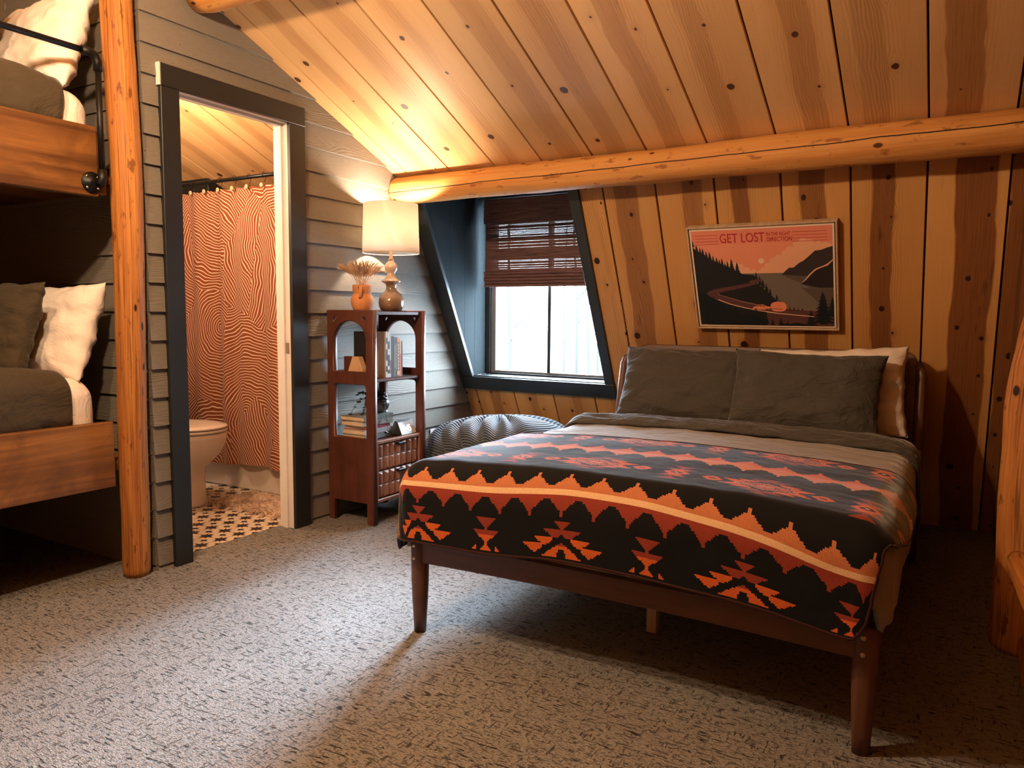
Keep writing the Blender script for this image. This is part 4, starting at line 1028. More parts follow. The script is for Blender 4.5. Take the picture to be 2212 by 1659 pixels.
bs = box('bookend', (-.055, -.001, 0), (.055, .001, .125), M['black_metal'], None, 0, loc=(.2, yb+.004, .768)); tag(bs, 'thin metal bookend holding the upright books on the right', 'bookend')
tag(box('black_box', (-.05, -.012, 0), (.05, .012, .242), M['black_cover'], None, .001, loc=(.165, 3.048, .768)), 'plain black upright slab behind the wooden block on the middle shelf', 'box')
# wooden trapezoid block, dark left face
wbk = empty('wood_block', (.165, 2.998, .768), label='pale faceted wooden block with a dark stained left side', cat='ornament')
prism('pale_body', [(-.055, 0), (.060, 0), (.060, .045), (.030, .110), (-.010, .110)], 'y', -.018, .018, M['cream_wood'], wbk, .001)
prism('dark_body', [(-.072, .002), (-.054, .002), (-.0115, .110), (-.072, .110)], 'y', -.015, .02, M['mahog'], wbk, .0005)

# lying books, clock, plant
z = .440
ST = [(.155, .225, .028, (.22, .24, .25), 'grey green book at the bottom of the lying stack', 0.03),
      (.160, .215, .025, (.45, .47, .48), 'pale grey book second from the bottom of the lying stack', -.02),
      (.150, .205, .019, (.30, .05, .075), 'crimson book in the middle of the lying stack', .05),
      (.160, .235, .026, (.33, .34, .33), 'grey book second from the top with a red ribbon', -.03),
      (.165, .240, .024, (.16, .18, .17), 'dark green grey book on top of the lying stack under the plant', .02)]
for w_, l_, th, cc, lab, rz in ST:
    e = empty('book', (.175, 3.07, z), rz, lab, 'book', 'books lying under the plant'); cv = flat('book_cover_cloth', cc, .5)
    bm = bmesh.new(); box_bm(bm, (-w_/2, -l_/2, 0), (w_/2, l_/2, .002)); box_bm(bm, (-w_/2, -l_/2, th-.002), (w_/2, l_/2, th)); box_bm(bm, (w_/2-.003, -l_/2, .002), (w_/2, l_/2, th-.002))
    bm_out('cover', bm, cv, e); box('pages', (-w_/2+.005, -l_/2+.004, .002), (w_/2-.003, l_/2-.004, th-.002), M['paper'], e, 0)
    if 'ribbon' in lab: box('ribbon', (w_/2-.03, l_/2-.004, th*.4), (w_/2-.01, l_/2+.022, th*.4+.001), flat('red_ribbon', (.6, .04, .03)), e, 0)
    z += th+.0008
ZT = z
ck = empty('digital_clock', (.262, 3.262, .440), .0, 'small wedge shaped digital clock reading 3:45 on the cabinet', 'clock')
prism('case', [(-.045, 0), (.045, 0), (.012, .072), (-.006, .078)], 'y', -.060, .070, plain('clock_case_grey', (.035, .035, .036), .5), ck, .001)
d0, d1 = Vector((.0452, 0, .001)), Vector((.0122, 0, .072)); du_ = (d1-d0).normalized(); dn_ = Vector((du_.z, 0, -du_.x))
fp = [Vector(d0+du_*a)+Vector((0, b, 0))+dn_*.0006 for a, b in ((.003, -.058), (.003, .068), (.074, .068), (.074, -.058))]
mesh_from('face', fp+[p_-dn_*.0015 for p_ in fp], [(0, 1, 2, 3), (7, 6, 5, 4), (0, 4, 5, 1), (1, 5, 6, 2), (2, 6, 7, 3), (3, 7, 4, 0)], flat('clock_face_white', (.62, .64, .66), .3), ck)
Mt = Matrix.Identity(4)
for i in range(3): Mt[i][0], Mt[i][1], Mt[i][2] = (0, 1, 0)[i], du_[i], dn_[i]
Mt.translation = d0+du_*.018+dn_*.0012+Vector((0, -.036, 0))
text_mesh('digits', '3:45', .052, flat('lit_digits', (1, 1, 1), .5, 2.2), ck, Mt, .82, .0008)

pp_ = empty('potted_plant', (.19, 3.155, ZT), label='trailing plant in a speckled round bowl on the lying books', cat='plant')
lathe('bowl', [(0, 0), (.022, 0), (.040, .012), (.052, .034), (.054, .052), (.047, .070), (.043, .072), (.048, .052), (.0, .045)], M['bowl'], pp_, 28)
rnd = random.Random(5)
bm = bmesh.new()
def leafdisc(c, n, r):
    n = n.normalized(); a = n.orthogonal().normalized(); b = n.cross(a); vs_ = [bm.verts.new(c + a*(r*math.cos(2*PI*k/7)) + b*(r*.8*math.sin(2*PI*k/7)) + n*(.15*r*math.cos(4*PI*k/7))) for k in range(7)]
    bm.faces.new(vs_)
stems = []
for k in range(9):
    a = rnd.uniform(0, 2*PI); 
    if k < 4: a = rnd.uniform(1.1*PI, 1.6*PI)
    L = rnd.uniform(.08, .14) if k >= 4 else rnd.uniform(.12, .17); pts = []
    for q in range(8):
        f = q/7; pts.append(Vector((.02*math.cos(a)+L*f*math.cos(a)*.8, .02*math.sin(a)+L*f*math.sin(a), .065+.05*math.sin(f*2.2)-.10*f*f*(k % 3))))
    stems.append(pts)
    for q in range(2, 8):
        for s_ in range(2): leafdisc(pts[q]+Vector((rnd.uniform(-.008, .008), rnd.uniform(-.008, .008), rnd.uniform(-.004, .006))), Vector((rnd.uniform(-1, 1), rnd.uniform(-1, 1), .9)), rnd.uniform(.007, .012))
for k in range(46):
    a = rnd.uniform(0, 2*PI); r = rnd.uniform(0, .045); leafdisc(Vector((r*math.cos(a), r*math.sin(a), .075+rnd.uniform(0, .07)*(1-r/.06))), Vector((rnd.uniform(-1, 1), rnd.uniform(-1, 1), .8)), rnd.uniform(.007, .013))
fo_ = bm_out('leaves', bm, M['leaf'], pp_); fo_['kind'] = 'stuff'
for pts in stems: tube('stem', pts, .0011, M['leaf'], pp_, 5)
cdp = [(.10, 3.30, 1.125), (.03, 3.31, 1.128), (.019, 3.30, 1.08), (.016, 3.285, .98), (.018, 3.25, .74), (.022, 3.275, .60), (.026, 3.30, .50), (.024, 3.36, .40), (.020, 3.60, .26), (.022, 3.86, .30)]
from mathutils import geometry
pts = []
for i in range(len(cdp)-1):
    for f in np.linspace(0, 1, 5)[:-1]: pts.append(Vector(cdp[i]).lerp(Vector(cdp[i+1]), f))
tag(tube('lamp_cord', pts, .0022, M['cord'], None, 6), 'thin pale lamp cord hanging behind the shelf down to the outlet', 'cord')

# table lamp
tl = empty('table_lamp', (.17, 3.283, 1.118), label='lit table lamp with white drum shade and speckled gourd base', cat='lamp')
prof = [(0, 0), (.046, 0), (.058, .008), (.069, .028), (.072, .050), (.068, .074), (.056, .096), (.041, .108), (.032, .116), (.028, .126), (.028, .140), (.033, .152), (.048, .160), (.054, .165), (.054, .168), (.048, .172), (.036, .181), (.026, .194), (.022, .208), (.022, .214), (.031, .224), (.036, .238), (.036, .250), (.030, .264), (.019, .275), (.015, .280), (.0, .281)]
lathe('base', prof, M['glaze'], tl, 48)
lathe('neck', [(.015, .278), (.015, .293), (.010, .295), (.010, .345), (0, .345)], plain('brushed_neck', (.55, .38, .24), .35, .7), tl, 20)
lathe('shade', [(.157, .322), (.1495, .588), (.1475, .588), (.155, .322), (.157, .322)], M['shade'], tl, 64, caps=False)
lathe('shade_ring', [(.158, .320), (.158, .3235), (.1545, .3235), (.1545, .320), (.158, .320)], M['paper'], tl, 64, caps=False)
for a in (0, 2*PI/3, 4*PI/3): tube('spider_arm', [(.0, 0, .56), (.149*math.cos(a), .149*math.sin(a), .575)], .0015, M['brass'], tl, 6)
lathe('bulb', [(0, .345), (.012, .348), (.014, .375), (.026, .405), (.029, .43), (.024, .452), (0, .465)], flat('lit_bulb', (1, .78, .5), .5, 6.), tl, 20)
ldm = bpy.data.lights.new('table_lamp_light', 'POINT'); ldm.energy = 44; ldm.color = (1, .76, .54); ldm.shadow_soft_size = .03
lp_ = bpy.data.objects.new('table_lamp_light', ldm); COL.objects.link(lp_); lp_.location = (.17, 3.283, 1.118+.49)

# terracotta jug with dried grass
jg = empty('terracotta_jug', (.17, 3.045, 1.118), label='small terracotta jug with a loop handle holding dried grass', cat='jug')
prof = [(0, 0), (.042, 0), (.050, .012), (.058, .035), (.0605, .055), (.057, .072), (.049, .086), (.0465, .094), (.050, .098), (.0505, .128), (.052, .137), (.047, .138), (.0455, .098), (.04, .09), (0, .06)]
lathe('body', prof, M['terracotta'], jg, 40)
h0 = Vector((.03, -.042, 0)); pts = [Vector((.0, -.049, .122)), Vector((.014, -.060, .128)), Vector((.022, -.066, .115)), Vector((.022, -.066, .098)), Vector((.018, -.063, .080)), Vector((.010, -.056, .068))]
tube('handle', [(p_.x+.018, p_.y*.85, p_.z) for p_ in pts], [.008, .0085, .008, .0075, .0075, .008], M['terracotta'], jg, 12)
dg_ = empty('dried_grass_bunch', (.17, 3.045, 1.24), label='bushy bunch of cream dried grass plumes standing in the terracotta jug', cat='dried grass')
rnd = random.Random(11); bm = bmesh.new()
for k in range(110):
    a = rnd.uniform(0, 2*PI); sp2 = rnd.uniform(.1, 1)**.7; base = Vector((rnd.uniform(-.02, .02), rnd.uniform(-.02, .02), -.01))
    tip = Vector((math.cos(a)*sp2*.11, math.sin(a)*sp2*.165-.01, .055+.085*(1-sp2*.55)+rnd.uniform(-.01, .02))); tip.x = max(tip.x, -.13)
    pts = [base.lerp(tip, f)+Vector((0, 0, .035*math.sin(PI*f)*sp2)) for f in np.linspace(0, 1, 9)]
    for q in range(8):   # stem
        d_ = (pts[q+1]-pts[q]); s_ = d_.cross(Vector((rnd.uniform(-1, 1), rnd.uniform(-1, 1), .3))).normalized()*.0006
        bm.faces.new([bm.verts.new(v_) for v_ in (pts[q]-s_, pts[q]+s_, pts[q+1]+s_, pts[q+1]-s_)])
    for q in range(84):
        f = rnd.uniform(.42, 1); i_ = min(7, int(f*8)); p_ = pts[i_].lerp(pts[i_+1], f*8-i_)
        d_ = ((pts[i_+1]-pts[i_]).normalized()+Vector((rnd.uniform(-1, 1), rnd.uniform(-1, 1), rnd.uniform(-1, 1)))*.55).normalized()*rnd.uniform(.008, .016)
        s_ = d_.cross(Vector((rnd.uniform(-1, 1), rnd.uniform(-1, 1), rnd.uniform(-1, 1)))).normalized()*.0013
        bm.faces.new([bm.verts.new(v_) for v_ in (p_-s_, p_+s_, p_+d_)])
go = bm_out('plumes', bm, M['pampas'], dg_); go['kind'] = 'stuff'

# ------------------------------------------------------------------ bean bag
na, nb = 260, 120; P = np.zeros((nb+1, na+1, 3)); UV = np.zeros((nb+1, na+1, 2))
cx, cy = .60, 3.79; folds = [(2.6, .11, .06), (3.15, .10, .05), (3.6, .09, .065), (3.95, .07, .06), (4.3, .08, .07), (4.62, .07, .055), (4.95, .08, .06), (5.3, .1, .06), (5.75, .12, .05), (1.9, .15, .04), (.6, .2, .04)]
for j in range(nb+1):
    ph = PI*j/nb; 
    for i in range(na+1):
        th = 2*PI*i/na
        sr = max(0., math.sin(ph))**.72; hz = math.cos(ph)
        topf = max(0, hz)**.9
        fd = 0
        for (a_, w_, d_) in folds:
            dd = (th-a_+.5*hz+.15*math.sin(3*ph+a_*3)+PI) % (2*PI)-PI
            fd += d_*math.exp(-(dd/w_)**2)
        k_ = 1 - 1.7*fd*max(0, math.sin(ph*1.0))**.5*(.35+.65*(hz > -.2)*min(1, (hz+.2)/.4)) + .04*N3(math.cos(th)*1.4, math.sin(th)*1.4, ph)
        rx, ry = .535, .40
        x = cx + rx*sr*k_*math.cos(th); y = cy + ry*sr*k_*math.sin(th)
        z = .20 + (.315 if hz > 0 else .20)*(abs(hz)**.85)*(1 if hz > 0 else -1)
        z -= .75*fd*topf; z += .05*topf*math.cos(th-5.6)*sr
        x = max(x, .016)
        z = max(z, .001)
        y = min(y, slope_y(z)-.03)
        P[j, i] = (x, y, z); UV[j, i] = (i/na, 58*j/nb + .8*math.sin(th*3+1)+.35*math.sin(th*7))
bb_ = grid_mesh('bean_bag', P, M['corduroy'], uvs=UV); tag(bb_, 'slouchy blue grey corduroy bean bag under the window', 'bean bag')

# ------------------------------------------------------------------ poster
po = empty('framed_poster', label='framed travel poster reading GET LOST IN THE RIGHT DIRECTION on the plank wall', cat='poster')
PW, PH = .704, .566
Mp = Matrix.Identity(4)
for i in range(3): Mp[i][0], Mp[i][1], Mp[i][2] = (1, 0, 0)[i], SD[i], SNrm[i]
Mp.translation = Vector((1.696, slope_y(1.05), 1.05)) + SNrm*.004
Mp.translation = Vector((1.696, 0, 0)) + Vector((0, slope_y(1.0585), 1.0585)) + SNrm*.003
po.matrix_world = Mp
FRM = simple_wood('pale_frame_wood', (.48, .34, .21), (.60, .45, .30), 1., .5)
fw_ = .009
for nm_, a, b in (('frame_side', (0, 0), (fw_, PH)), ('frame_side', (PW-fw_, 0), (PW, PH)), ('frame_side', (fw_, 0), (PW-fw_, fw_)), ('frame_side', (fw_, PH-fw_), (PW-fw_, PH))):
    box(nm_, (a[0], a[1], 0), (b[0], b[1], .035), FRM, po, .0015)
box('backing', (fw_, fw_, .004), (PW-fw_, PH-fw_, .018), M['black_cover'], po, 0)
b0 = fw_+.005
box('canvas', (b0, b0, .018), (PW-b0, PH-b0, .030), flat('poster_white_edge', (.80, .66, .52)), po, 0)
cw0, cw1, ch0, ch1 = b0+.008, PW-b0-.008, b0+.008, PH-b0-.008; CW, CHh = cw1-cw0, ch1-ch0
lay = [0]
pm = {}
def pcol(name, c):
    if name not in pm: pm[name] = flat('poster_ink_'+name, c, .6)
    return pm[name]
def clipbox(poly):
    def clip(ps, f, inter):
        out = []
        for i in range(len(ps)):
            a, b = ps[i-1], ps[i]
            if f(b):
                if not f(a): out.append(inter(a, b))
                out.append(b)
            elif f(a): out.append(inter(a, b))
        return out
    for ax, v, s_ in ((0, 0, 1), (0, 1, -1), (1, 0, 1), (1, 1, -1)):
        f = lambda p_: s_*(p_[ax]-v) >= 0
        def inter(a, b):
            t_ = (v-a[ax])/(b[ax]-a[ax]); return (a[0]+(b[0]-a[0])*t_, a[1]+(b[1]-a[1])*t_)
        poly = clip(poly, f, inter)
        if not poly: return []
    return poly
pverts, pfaces, pmats, matlist = [], [], [], []
def ink(poly, name, c, z_=None):
    """poly in unit poster coordinates, printed as the next ink layer"""
    poly = clipbox(poly)
    if len(poly) < 3: return
    lay[0] += 1; zz_ = .0302 + lay[0]*.000012
    mt_ = pcol(name, c)
    if mt_ not in matlist: matlist.append(mt_)
    b_ = len(pverts); pts3 = [Vector((cw0+p_[0]*CW, ch0+p_[1]*CHh, zz_)) for p_ in poly]
    pverts.extend(pts3)
    from mathutils.geometry import tessellate_polygon
    for tri in tessellate_polygon([[Vector((p_.x, p_.y, 0)) for p_ in pts3]]): 
        a, b, c3 = [pts3[q] for q in tri]
        if (b-a).cross(c3-a).z < 0: tri = (tri[0], tri[2], tri[1])
        pfaces.append(tuple(b_+q for q in tri)); pmats.append(matlist.index(mt_))
def tree(x, y, h_, w_, name, c, tiers=6):
    ps = [(x, y+h_)]
    rr = random.Random(int(x*1000+y*77))
    L_, R__ = [], []
    for k in range(tiers):
        f = (k+1)/tiers; ww = w_*f*.5*rr.uniform(.85, 1.15); yy = y+h_*(1-f)
        L_ += [(x-ww, yy+h_*.02), (x-ww*.45, yy+h_*.045)]; R__ += [(x+ww, yy+h_*.02), (x+ww*.45, yy+h_*.045)]
    ink(ps+R__+[(x+w_*.1, y), (x-w_*.1, y)]+L_[::-1], name, c)
sq = [(0, 0), (1, 0), (1, 1), (0, 1)]
SKY, CLD, SUN, SEA, SEA2 = (.78, .30, .19), (.80, .42, .27), (.82, .48, .34), (.165, .145, .125), (.105, .085, .075)
HIL, HIL2, ROAD, DRK = (.040, .032, .034), (.025, .02, .022), (.105, .045, .045), (.010, .014, .018)
ink(sq, 'sky', SKY)
ink([(0, .86), (1, .86), (1, 1), (0, 1)], 'upper_sky', (.74, .26, .18))
# clouds
def cloud(pts, name='cloud', c=CLD, base=.55):
    ps = []
    for i in range(len(pts)-1):
        (xa, ya), (xb_, yb_) = pts[i], pts[i+1]; n_ = 5
        for k in range(n_):
            f = k/n_; bulge = .022*math.sin(PI*f); dx_, dy_ = xb_-xa, yb_-ya; l_ = math.hypot(dx_, dy_)+1e-6
            ps.append((xa+dx_*f-dy_/l_*bulge, ya+dy_*f+dx_/l_*bulge))
    ps.append(pts[-1]); ink(ps+[(pts[-1][0], base), (pts[0][0], base)], name, c)
cloud([(.50, .56), (.53, .62), (.57, .66), (.60, .71), (.66, .72), (.68, .78), (.74, .81), (.77, .86), (.83, .875), (.88, .83), (.93, .84), (1.0, .80)])
cloud([(.20, .62), (.25, .67), (.30, .66), (.34, .65), (.37, .62), (.42, .58), (.47, .575), (.52, .56)])
ink([(.505+.021*math.cos(2*PI*k/24), .68+.028*math.sin(2*PI*k/24)) for k in range(24)], 'sun', (.86, .58, .44))
ink([(.3, .555), (1, .555), (1, .1), (.3, .1)], 'sea', SEA)
ink([(.64, .535), (1, .52), (1, .36), (.84, .40), (.76, .46)], 'sea_shade', SEA2)
ink([(.78, .40), (1, .38), (1, .12), (.92, .2), (.86, .30)], 'sea_shade', SEA2)
# far hills
ink([(.645, .535), (.67, .57), (.70, .605), (.73, .605), (.77, .65), (.80, .67), (.84, .715), (.88, .765), (.92, .77), (.96, .79), (1, .805), (1, .5), (.85, .515), (.75, .525)], 'far_hill', HIL)
ink([(.775, .44), (.80, .475), (.84, .54), (.88, .59), (.93, .615), (.96, .635), (1, .68), (1, .40), (.9, .40), (.82, .425)], 'near_hill', HIL2)
ink([(.775, .44), (.80, .475), (.84, .54), (.88, .59), (.93, .615), (.96, .635), (1, .68), (1, .668), (.965, .62), (.93, .603), (.885, .578), (.85, .535), (.81, .475)], 'hill_rim', (.75, .42, .28))
# left wooded slope
ink([(0, .84), (.03, .80), (.08, .76), (.14, .70), (.19, .67), (.25, .63), (.30, .60), (.33, .56), (.38, .545), (.44, .54), (.47, .50), (.44, .46), (.46, .43), (.52, .38), (.56, .33), (.60, .26), (.63, .18), (.60, .05), (0, .0)], 'slope', (.016, .018, .02))
for (tx, ty, th_) in [(.005, .84, .07), (.03, .79, .08), (.055, .77, .07), (.075, .75, .08), (.10, .72, .08), (.125, .70, .09), (.15, .68, .07), (.175, .655, .08), (.195, .64, .07), (.215, .62, .10), (.235, .61, .07), (.255, .60, .09), (.285, .57, .14), (.325, .55, .13), (.46, .47, .10), (.485, .43, .10), (.505, .40, .10), (.53, .36, .09), (.555, .33, .07), (.60, .27, .07), (.62, .22, .06)]: tree(tx, ty, th_, th_*.42, 'slope', (.016, .018, .02))
# road
ink([(.50, .49), (.46, .495), (.42, .485), (.40, .465), (.41, .455), (.36, .445), (.28, .425), (.20, .41), (.13, .39), (.09, .37), (.07, .35), (.09, .32), (.14, .28), (.22, .235), (.34, .19), (.45, .165), (.6, .13), (.8, .10), (1, .09), (1, .155), (.8, .165), (.6, .185), (.48, .215), (.34, .26), (.24, .30), (.17, .335), (.17, .355), (.22, .37), (.31, .395), (.40, .42), (.45, .44)], 'road', ROAD)
ink([(.46, .455), (.44, .425), (.36, .40), (.25, .375), (.175, .355), (.19, .335), (.30, .295), (.45, .245), (.60, .205), (.62, .22), (.58, .30), (.52, .38)], 'slope', (.016, .018, .02))
ink([(.165, .35), (.17, .335), (.34, .265), (.48, .222), (.6, .192), (.9, .168), (.9, .160), (.6, .184), (.48, .213), (.34, .255), (.16, .335)], 'guard_rail', (.30, .16, .12))
ink([(.16, .285), (.25, .235), (.36, .195), (.47, .165), (.62, .135), (.86, .105), (.86, .098), (.62, .127), (.47, .157), (.36, .187), (.25, .227), (.155, .278)], 'lane_line', (.80, .55, .38))
ink([(.05, .0), (.0, .30), (.05, .36), (.10, .31), (.16, .26), (.20, .21), (.26, .15), (.33, .12), (.42, .11), (.5, .08), (.6, .055), (.7, .03), (.75, 0)], 'dark', DRK)
for (tx, ty, th_) in [(.02, .30, .08), (.07, .27, .09), (.12, .24, .08), (.16, .20, .08), (.20, .17, .07), (.25, .12, .10), (.285, .10, .11), (.32, .08, .08), (.37, .06, .08), (.42, .05, .09), (.47, .03, .10), (.52, .02, .07), (.56, .0, .08), (.62, -.01, .10), (.67, -.02, .08), (.73, -.03, .08), (.78, -.03, .06)]: tree(tx, ty, th_, th_*.5, 'dark', DRK)
for (tx, ty, th_) in [(.665, .17, .04), (.69, .165, .04), (.72, .165, .035), (.75, .163, .03), (.78, .163, .03)]: tree(tx, ty, th_, .02, 'slope', (.016, .018, .02))
tree(.925, .02, .34, .17, 'dark', DRK, 9); tree(.84, .0, .17, .09, 'dark', DRK, 7); ink([(.88, 0), (1, 0), (1, .15), (.90, .13)], 'dark', DRK); tree(.99, .05, .26, .12, 'dark', DRK, 8)
ink([(.52, 0), (1, 0), (1, .10), (.8, .105), (.62, .125), (.52, .14)], 'road', ROAD)
ink([(.6, .0), (.62, .03), (.68, .02), (.74, .035), (.8, .02), (.86, .03), (.86, 0)], 'dark', DRK)
tree(.925, .02, .34, .17, 'dark', DRK, 9); tree(.84, .0, .17, .09, 'dark', DRK, 7)
ink([(.52, .152), (.62, .135), (.86, .105), (.86, .098), (.62, .127), (.52, .144)], 'lane_line', (.80, .55, .38))
for (tx, ty, th_) in [(.52, .02, .07), (.56, .0, .08), (.62, -.01, .10), (.67, -.02, .08)]: tree(tx, ty, th_, th_*.5, 'dark', DRK)
# car and round caravan
ink([(.415, .185), (.425, .205), (.45, .21), (.47, .228), (.50, .228), (.52, .21), (.55, .203), (.552, .19), (.53, .175), (.47, .172), (.43, .176)], 'car', (.80, .28, .15))
ink([(.455, .21), (.472, .221), (.487, .221), (.487, .208)], 'car_glass', (.16, .06, .05)); ink([(.492, .208), (.492, .221), (.503, .219), (.513, .208)], 'car_glass', (.16, .06, .05))
for wx in (.44, .525): ink([(wx+.012*math.cos(2*PI*k/12), .172+.014*math.sin(2*PI*k/12)) for k in range(12)], 'car_glass', (.16, .06, .05))
ink([(.61+.058*math.copysign(abs(math.cos(2*PI*k/32))**.75, math.cos(2*PI*k/32)), .205+.052*math.copysign(abs(math.sin(2*PI*k/32))**.75, math.sin(2*PI*k/32))) for k in range(32)], 'car', (.80, .28, .15))
ink([(.555, .19), (.555, .184), (.64, .173), (.64, .179)], 'car_glass', (.16, .06, .05))
# ruled lines beside the title
for k in range(4):
    yl = .955-.03*k
    ink([(.03, yl), (.205, yl), (.205, yl-.0035), (.03, yl-.0035)], 'title', (.50, .05, .05)); ink([(.735, yl), (.965, yl), (.965, yl-.0035), (.735, yl-.0035)], 'title', (.50, .05, .05))
me = bpy.data.meshes.new('print'); me.from_pydata([tuple(v) for v in pverts], [], pfaces)
pr_ = link('print', me, matlist, po); me.polygons.foreach_set('material_index', pmats)
TI = pcol('title', (.50, .05, .05))
def ptext(s_, x, y, wid, hgt, bold=.0):
    o = text_mesh('lettering', s_, 1., TI, po, Matrix.Identity(4), 1., bold, .0)
    xs = [v.co.x for v in o.data.vertices]; ys = [v.co.y for v in o.data.vertices]
    kx, ky = wid*CW/(max(xs)-min(xs)), hgt*CHh/(max(ys)-min(ys))
    for v in o.data.vertices: v.co = (cw0+x*CW+(v.co.x-min(xs))*kx, ch0+y*CHh+(v.co.y-min(ys))*ky, .0316)
ptext('GET LOST', .215, .872, .325, .092, .006); ptext('IN THE RIGHT', .555, .925, .165, .036, .0); ptext('DIRECTION', .555, .872, .175, .042, .004)

# ------------------------------------------------------------------ bathroom
tag(box('wall_bath', (-1.9, 1.965, 0), (-1.86, 4.6, 2.7), M['siding'], bev=0), kind='structure')
tag(box('wall_bath', (-1.9, 1.968, 0), (-.08, 1.985, 2.7), M['white_trim'], bev=0), kind='structure')
dbm = box('trim_2', (-1.9, 3.34, 1.84), (-1.43, 3.46, 1.99), M['black_trim'], bev=.002); tag(dbm, kind='structure')
to = empty('toilet', (-.865, 2.71, 0), label='cream porcelain toilet with closed lid seen through the bathroom door', cat='toilet')
def loft(name, secs, mat, n=40, smooth=True, caps=True):
    vs, fs = [], []
    for (z_, xc, rf, rb_, ry) in secs:
        for k in range(n):
            a = 2*PI*k/n; c_, s_ = math.cos(a), math.sin(a); rx_ = rf if c_ > 0 else rb_
            ex = .9; vs.append((xc+rx_*math.copysign(abs(c_)**ex, c_), ry*math.copysign(abs(s_)**ex, s_), z_))
    for i in range(len(secs)-1):
        for k in range(n): a, b = i*n+k, i*n+(k+1) % n; fs.append((a, b, b+n, a+n))
    fs.append(tuple(range(n))[::-1]); fs.append(tuple(range((len(secs)-1)*n, len(secs)*n)))
    return mesh_from(name, vs, fs, mat, to, smooth)
loft('bowl', [(0, -.06, .17, .24, .118), (.015, -.06, .172, .24, .12), (.06, -.06, .160, .22, .108), (.15, -.05, .150, .20, .100), (.22, -.05, .155, .19, .108), (.26, -.03, .185, .20, .140), (.31, -.02, .225, .21, .172), (.355, -.01, .240, .22, .185), (.40, 0, .245, .22, .190), (.425, 0, .245, .22, .190), (.430, 0, .235, .21, .18)], M['porcelain'])
loft('seat', [(.433, 0, .243, .21, .188), (.437, 0, .250, .215, .194), (.447, 0, .250, .215, .194), (.450, 0, .243, .21, .188)], M['porcelain'])
loft('lid', [(.453, 0, .243, .21, .188), (.457, 0, .250, .215, .194), (.466, 0, .246, .213, .190), (.472, 0, .20, .17, .150), (.474, 0, .1, .1, .08)], M['porcelain'])
box('tank', (-.50, -.21, .40), (-.30, .21, .745), M['porcelain'], to, .02, 3, smooth=True); box('tank_lid', (-.51, -.22, .746), (-.29, .22, .785), M['porcelain'], to, .012, 2, smooth=True)
bt = empty('bathtub', (-1.0, 3.5, 0), label='cream bathtub whose low front shows under the shower curtain', cat='bathtub')
bm = bmesh.new(); box_bm(bm, (-.84, -.36, 0), (.86, -.33, .38), .008, None, 2); bm_out('apron', bm, M['porcelain'], bt)
box('rim', (-.84, -.365, .38), (.86, .36, .41), M['porcelain'], bt, .01, 2); 
# curtain with folds, rod, hooks
CX0, CX1, CYY = -1.50, -.10, 3.09; ncx, ncz = 260, 50; P = np.zeros((ncz+1, ncx+1, 3)); UV = np.zeros((ncz+1, ncx+1, 2))
for j in range(ncz+1):
    fz = j/ncz; z_ = .165+fz*(1.842-.165)
    for i in range(ncx+1):
        x_ = CX0+(CX1-CX0)*i/ncx
        fo1 = .014*math.sin(x_*27+.9*math.sin(x_*7))+.006*math.sin(x_*49+2)
        top = math.cos((x_-CX0)/(CX1-CX0)*11*2*PI)
        yv = CYY+fo1*(1-.35*fz) + .008*N3(x_*4, fz*2, 1)
        zz2 = z_ + (.004*top if fz == 1 else 0) + (.012*math.sin(x_*8+1) if j == 0 else 0)
        P[j, i] = (x_, yv, zz2); UV[j, i] = (x_*1.12, z_)
cu_ = grid_mesh('shower_curtain', P, M['curtain'], uvs=UV); tag(cu_, 'rust shower curtain printed with cream contour lines', 'shower curtain')
rod = tube('curtain_rod', [(-1.86, CYY, 1.898), (-.09, CYY, 1.898)], .0115, M['black_metal'], None, 14); tag(rod, 'black shower curtain rod under the bathroom ceiling', 'curtain rod')
hk0 = None
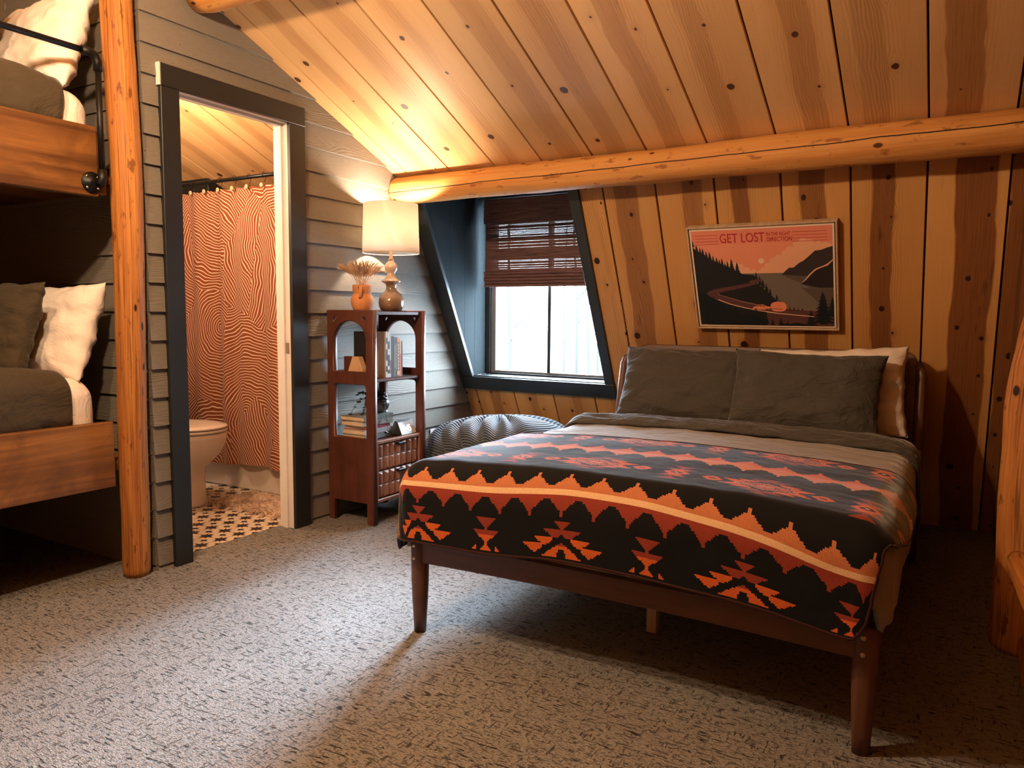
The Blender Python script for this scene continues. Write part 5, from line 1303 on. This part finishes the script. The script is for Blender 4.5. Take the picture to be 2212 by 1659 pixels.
for k in range(12):
    x_ = CX0+(CX1-CX0)*k/11
    if hk0 is None:
        hk0 = tube('curtain_hook', [(.0, .004+.016*math.sin(a), .040+.018*math.cos(a)+ -.0) for a in np.linspace(-2.6, 2.4, 14)] + [(0, .004, .0)], .0016, M['black_metal'], None, 6)
        hk0.location = (x_, CYY-.004, 1.858-.0)
        dk = lathe('wooden_disc', [(0, -.003), (.012, -.003), (.0135, 0), (.012, .003), (0, .003)], M['cream_wood'], hk0, 20); dk.rotation_euler = (PI/2, 0, 0); dk.location = (0, -.020, -.018)
        o = hk0
    else:
        o = hk0.copy(); COL.objects.link(o); d2 = dk.copy(); COL.objects.link(d2); d2.parent = o; o.location = (x_, CYY-.004, 1.858)
    tag(o, 'black ring with a pale wooden disc holding up the shower curtain', 'curtain hook', 'rings along the shower curtain rod')
# shaggy mat with tassels
mtb = empty('bath_mat', (-.43, 2.925, .002), label='cream shaggy bath mat with tassels before the tub', cat='bath mat')
mw, mh = .33, .155
box('base', (-mw, -mh, 0), (mw, mh, .006), M['shag'], mtb, 0)
rnd = random.Random(3); bm = bmesh.new()
def hair(p_, d_, w_):
    s_ = d_.cross(Vector((rnd.uniform(-1, 1), rnd.uniform(-1, 1), .2))).normalized()*w_; m1 = p_+d_*.5+Vector((0, 0, w_))
    a, b, c_, e_ = bm.verts.new(p_-s_), bm.verts.new(p_+s_), bm.verts.new(m1+s_), bm.verts.new(m1-s_); f_ = bm.verts.new(p_+d_+Vector((0, 0, -d_.length*.35)))
    bm.faces.new((a, b, c_, e_)); bm.faces.new((e_, c_, f_))
for k in range(30000):
    p_ = Vector((rnd.uniform(-mw, mw), rnd.uniform(-mh, mh), .004+.01*noise.noise(Vector((k*.013, 0, 0))))); q_ = Vector((p_.x*9, p_.y*9, 1)); d_ = Vector((noise.noise(q_)*1.5+rnd.uniform(-.5, .5), noise.noise(q_+Vector((5, 0, 0)))*1.5+rnd.uniform(-.5, .5), .75)).normalized()*rnd.uniform(.018, .034)
    hair(p_, d_, .0020)
so = bm_out('pile', bm, M['shag'], mtb); so['kind'] = 'stuff'
for k in range(8):
    bm = bmesh.new(); bx_ = -mw+.02+k*(2*mw-.04)/7
    for q in range(60): hair(Vector((rnd.uniform(-.006, .006), rnd.uniform(-.004, .004), .006)), Vector((rnd.uniform(-.02, .02), rnd.uniform(-.055, -.02), rnd.uniform(.0, .012))), .0012)
    ts = bm_out('tassel', bm, M['shag'], mtb, loc=(bx_, -mh, 0))
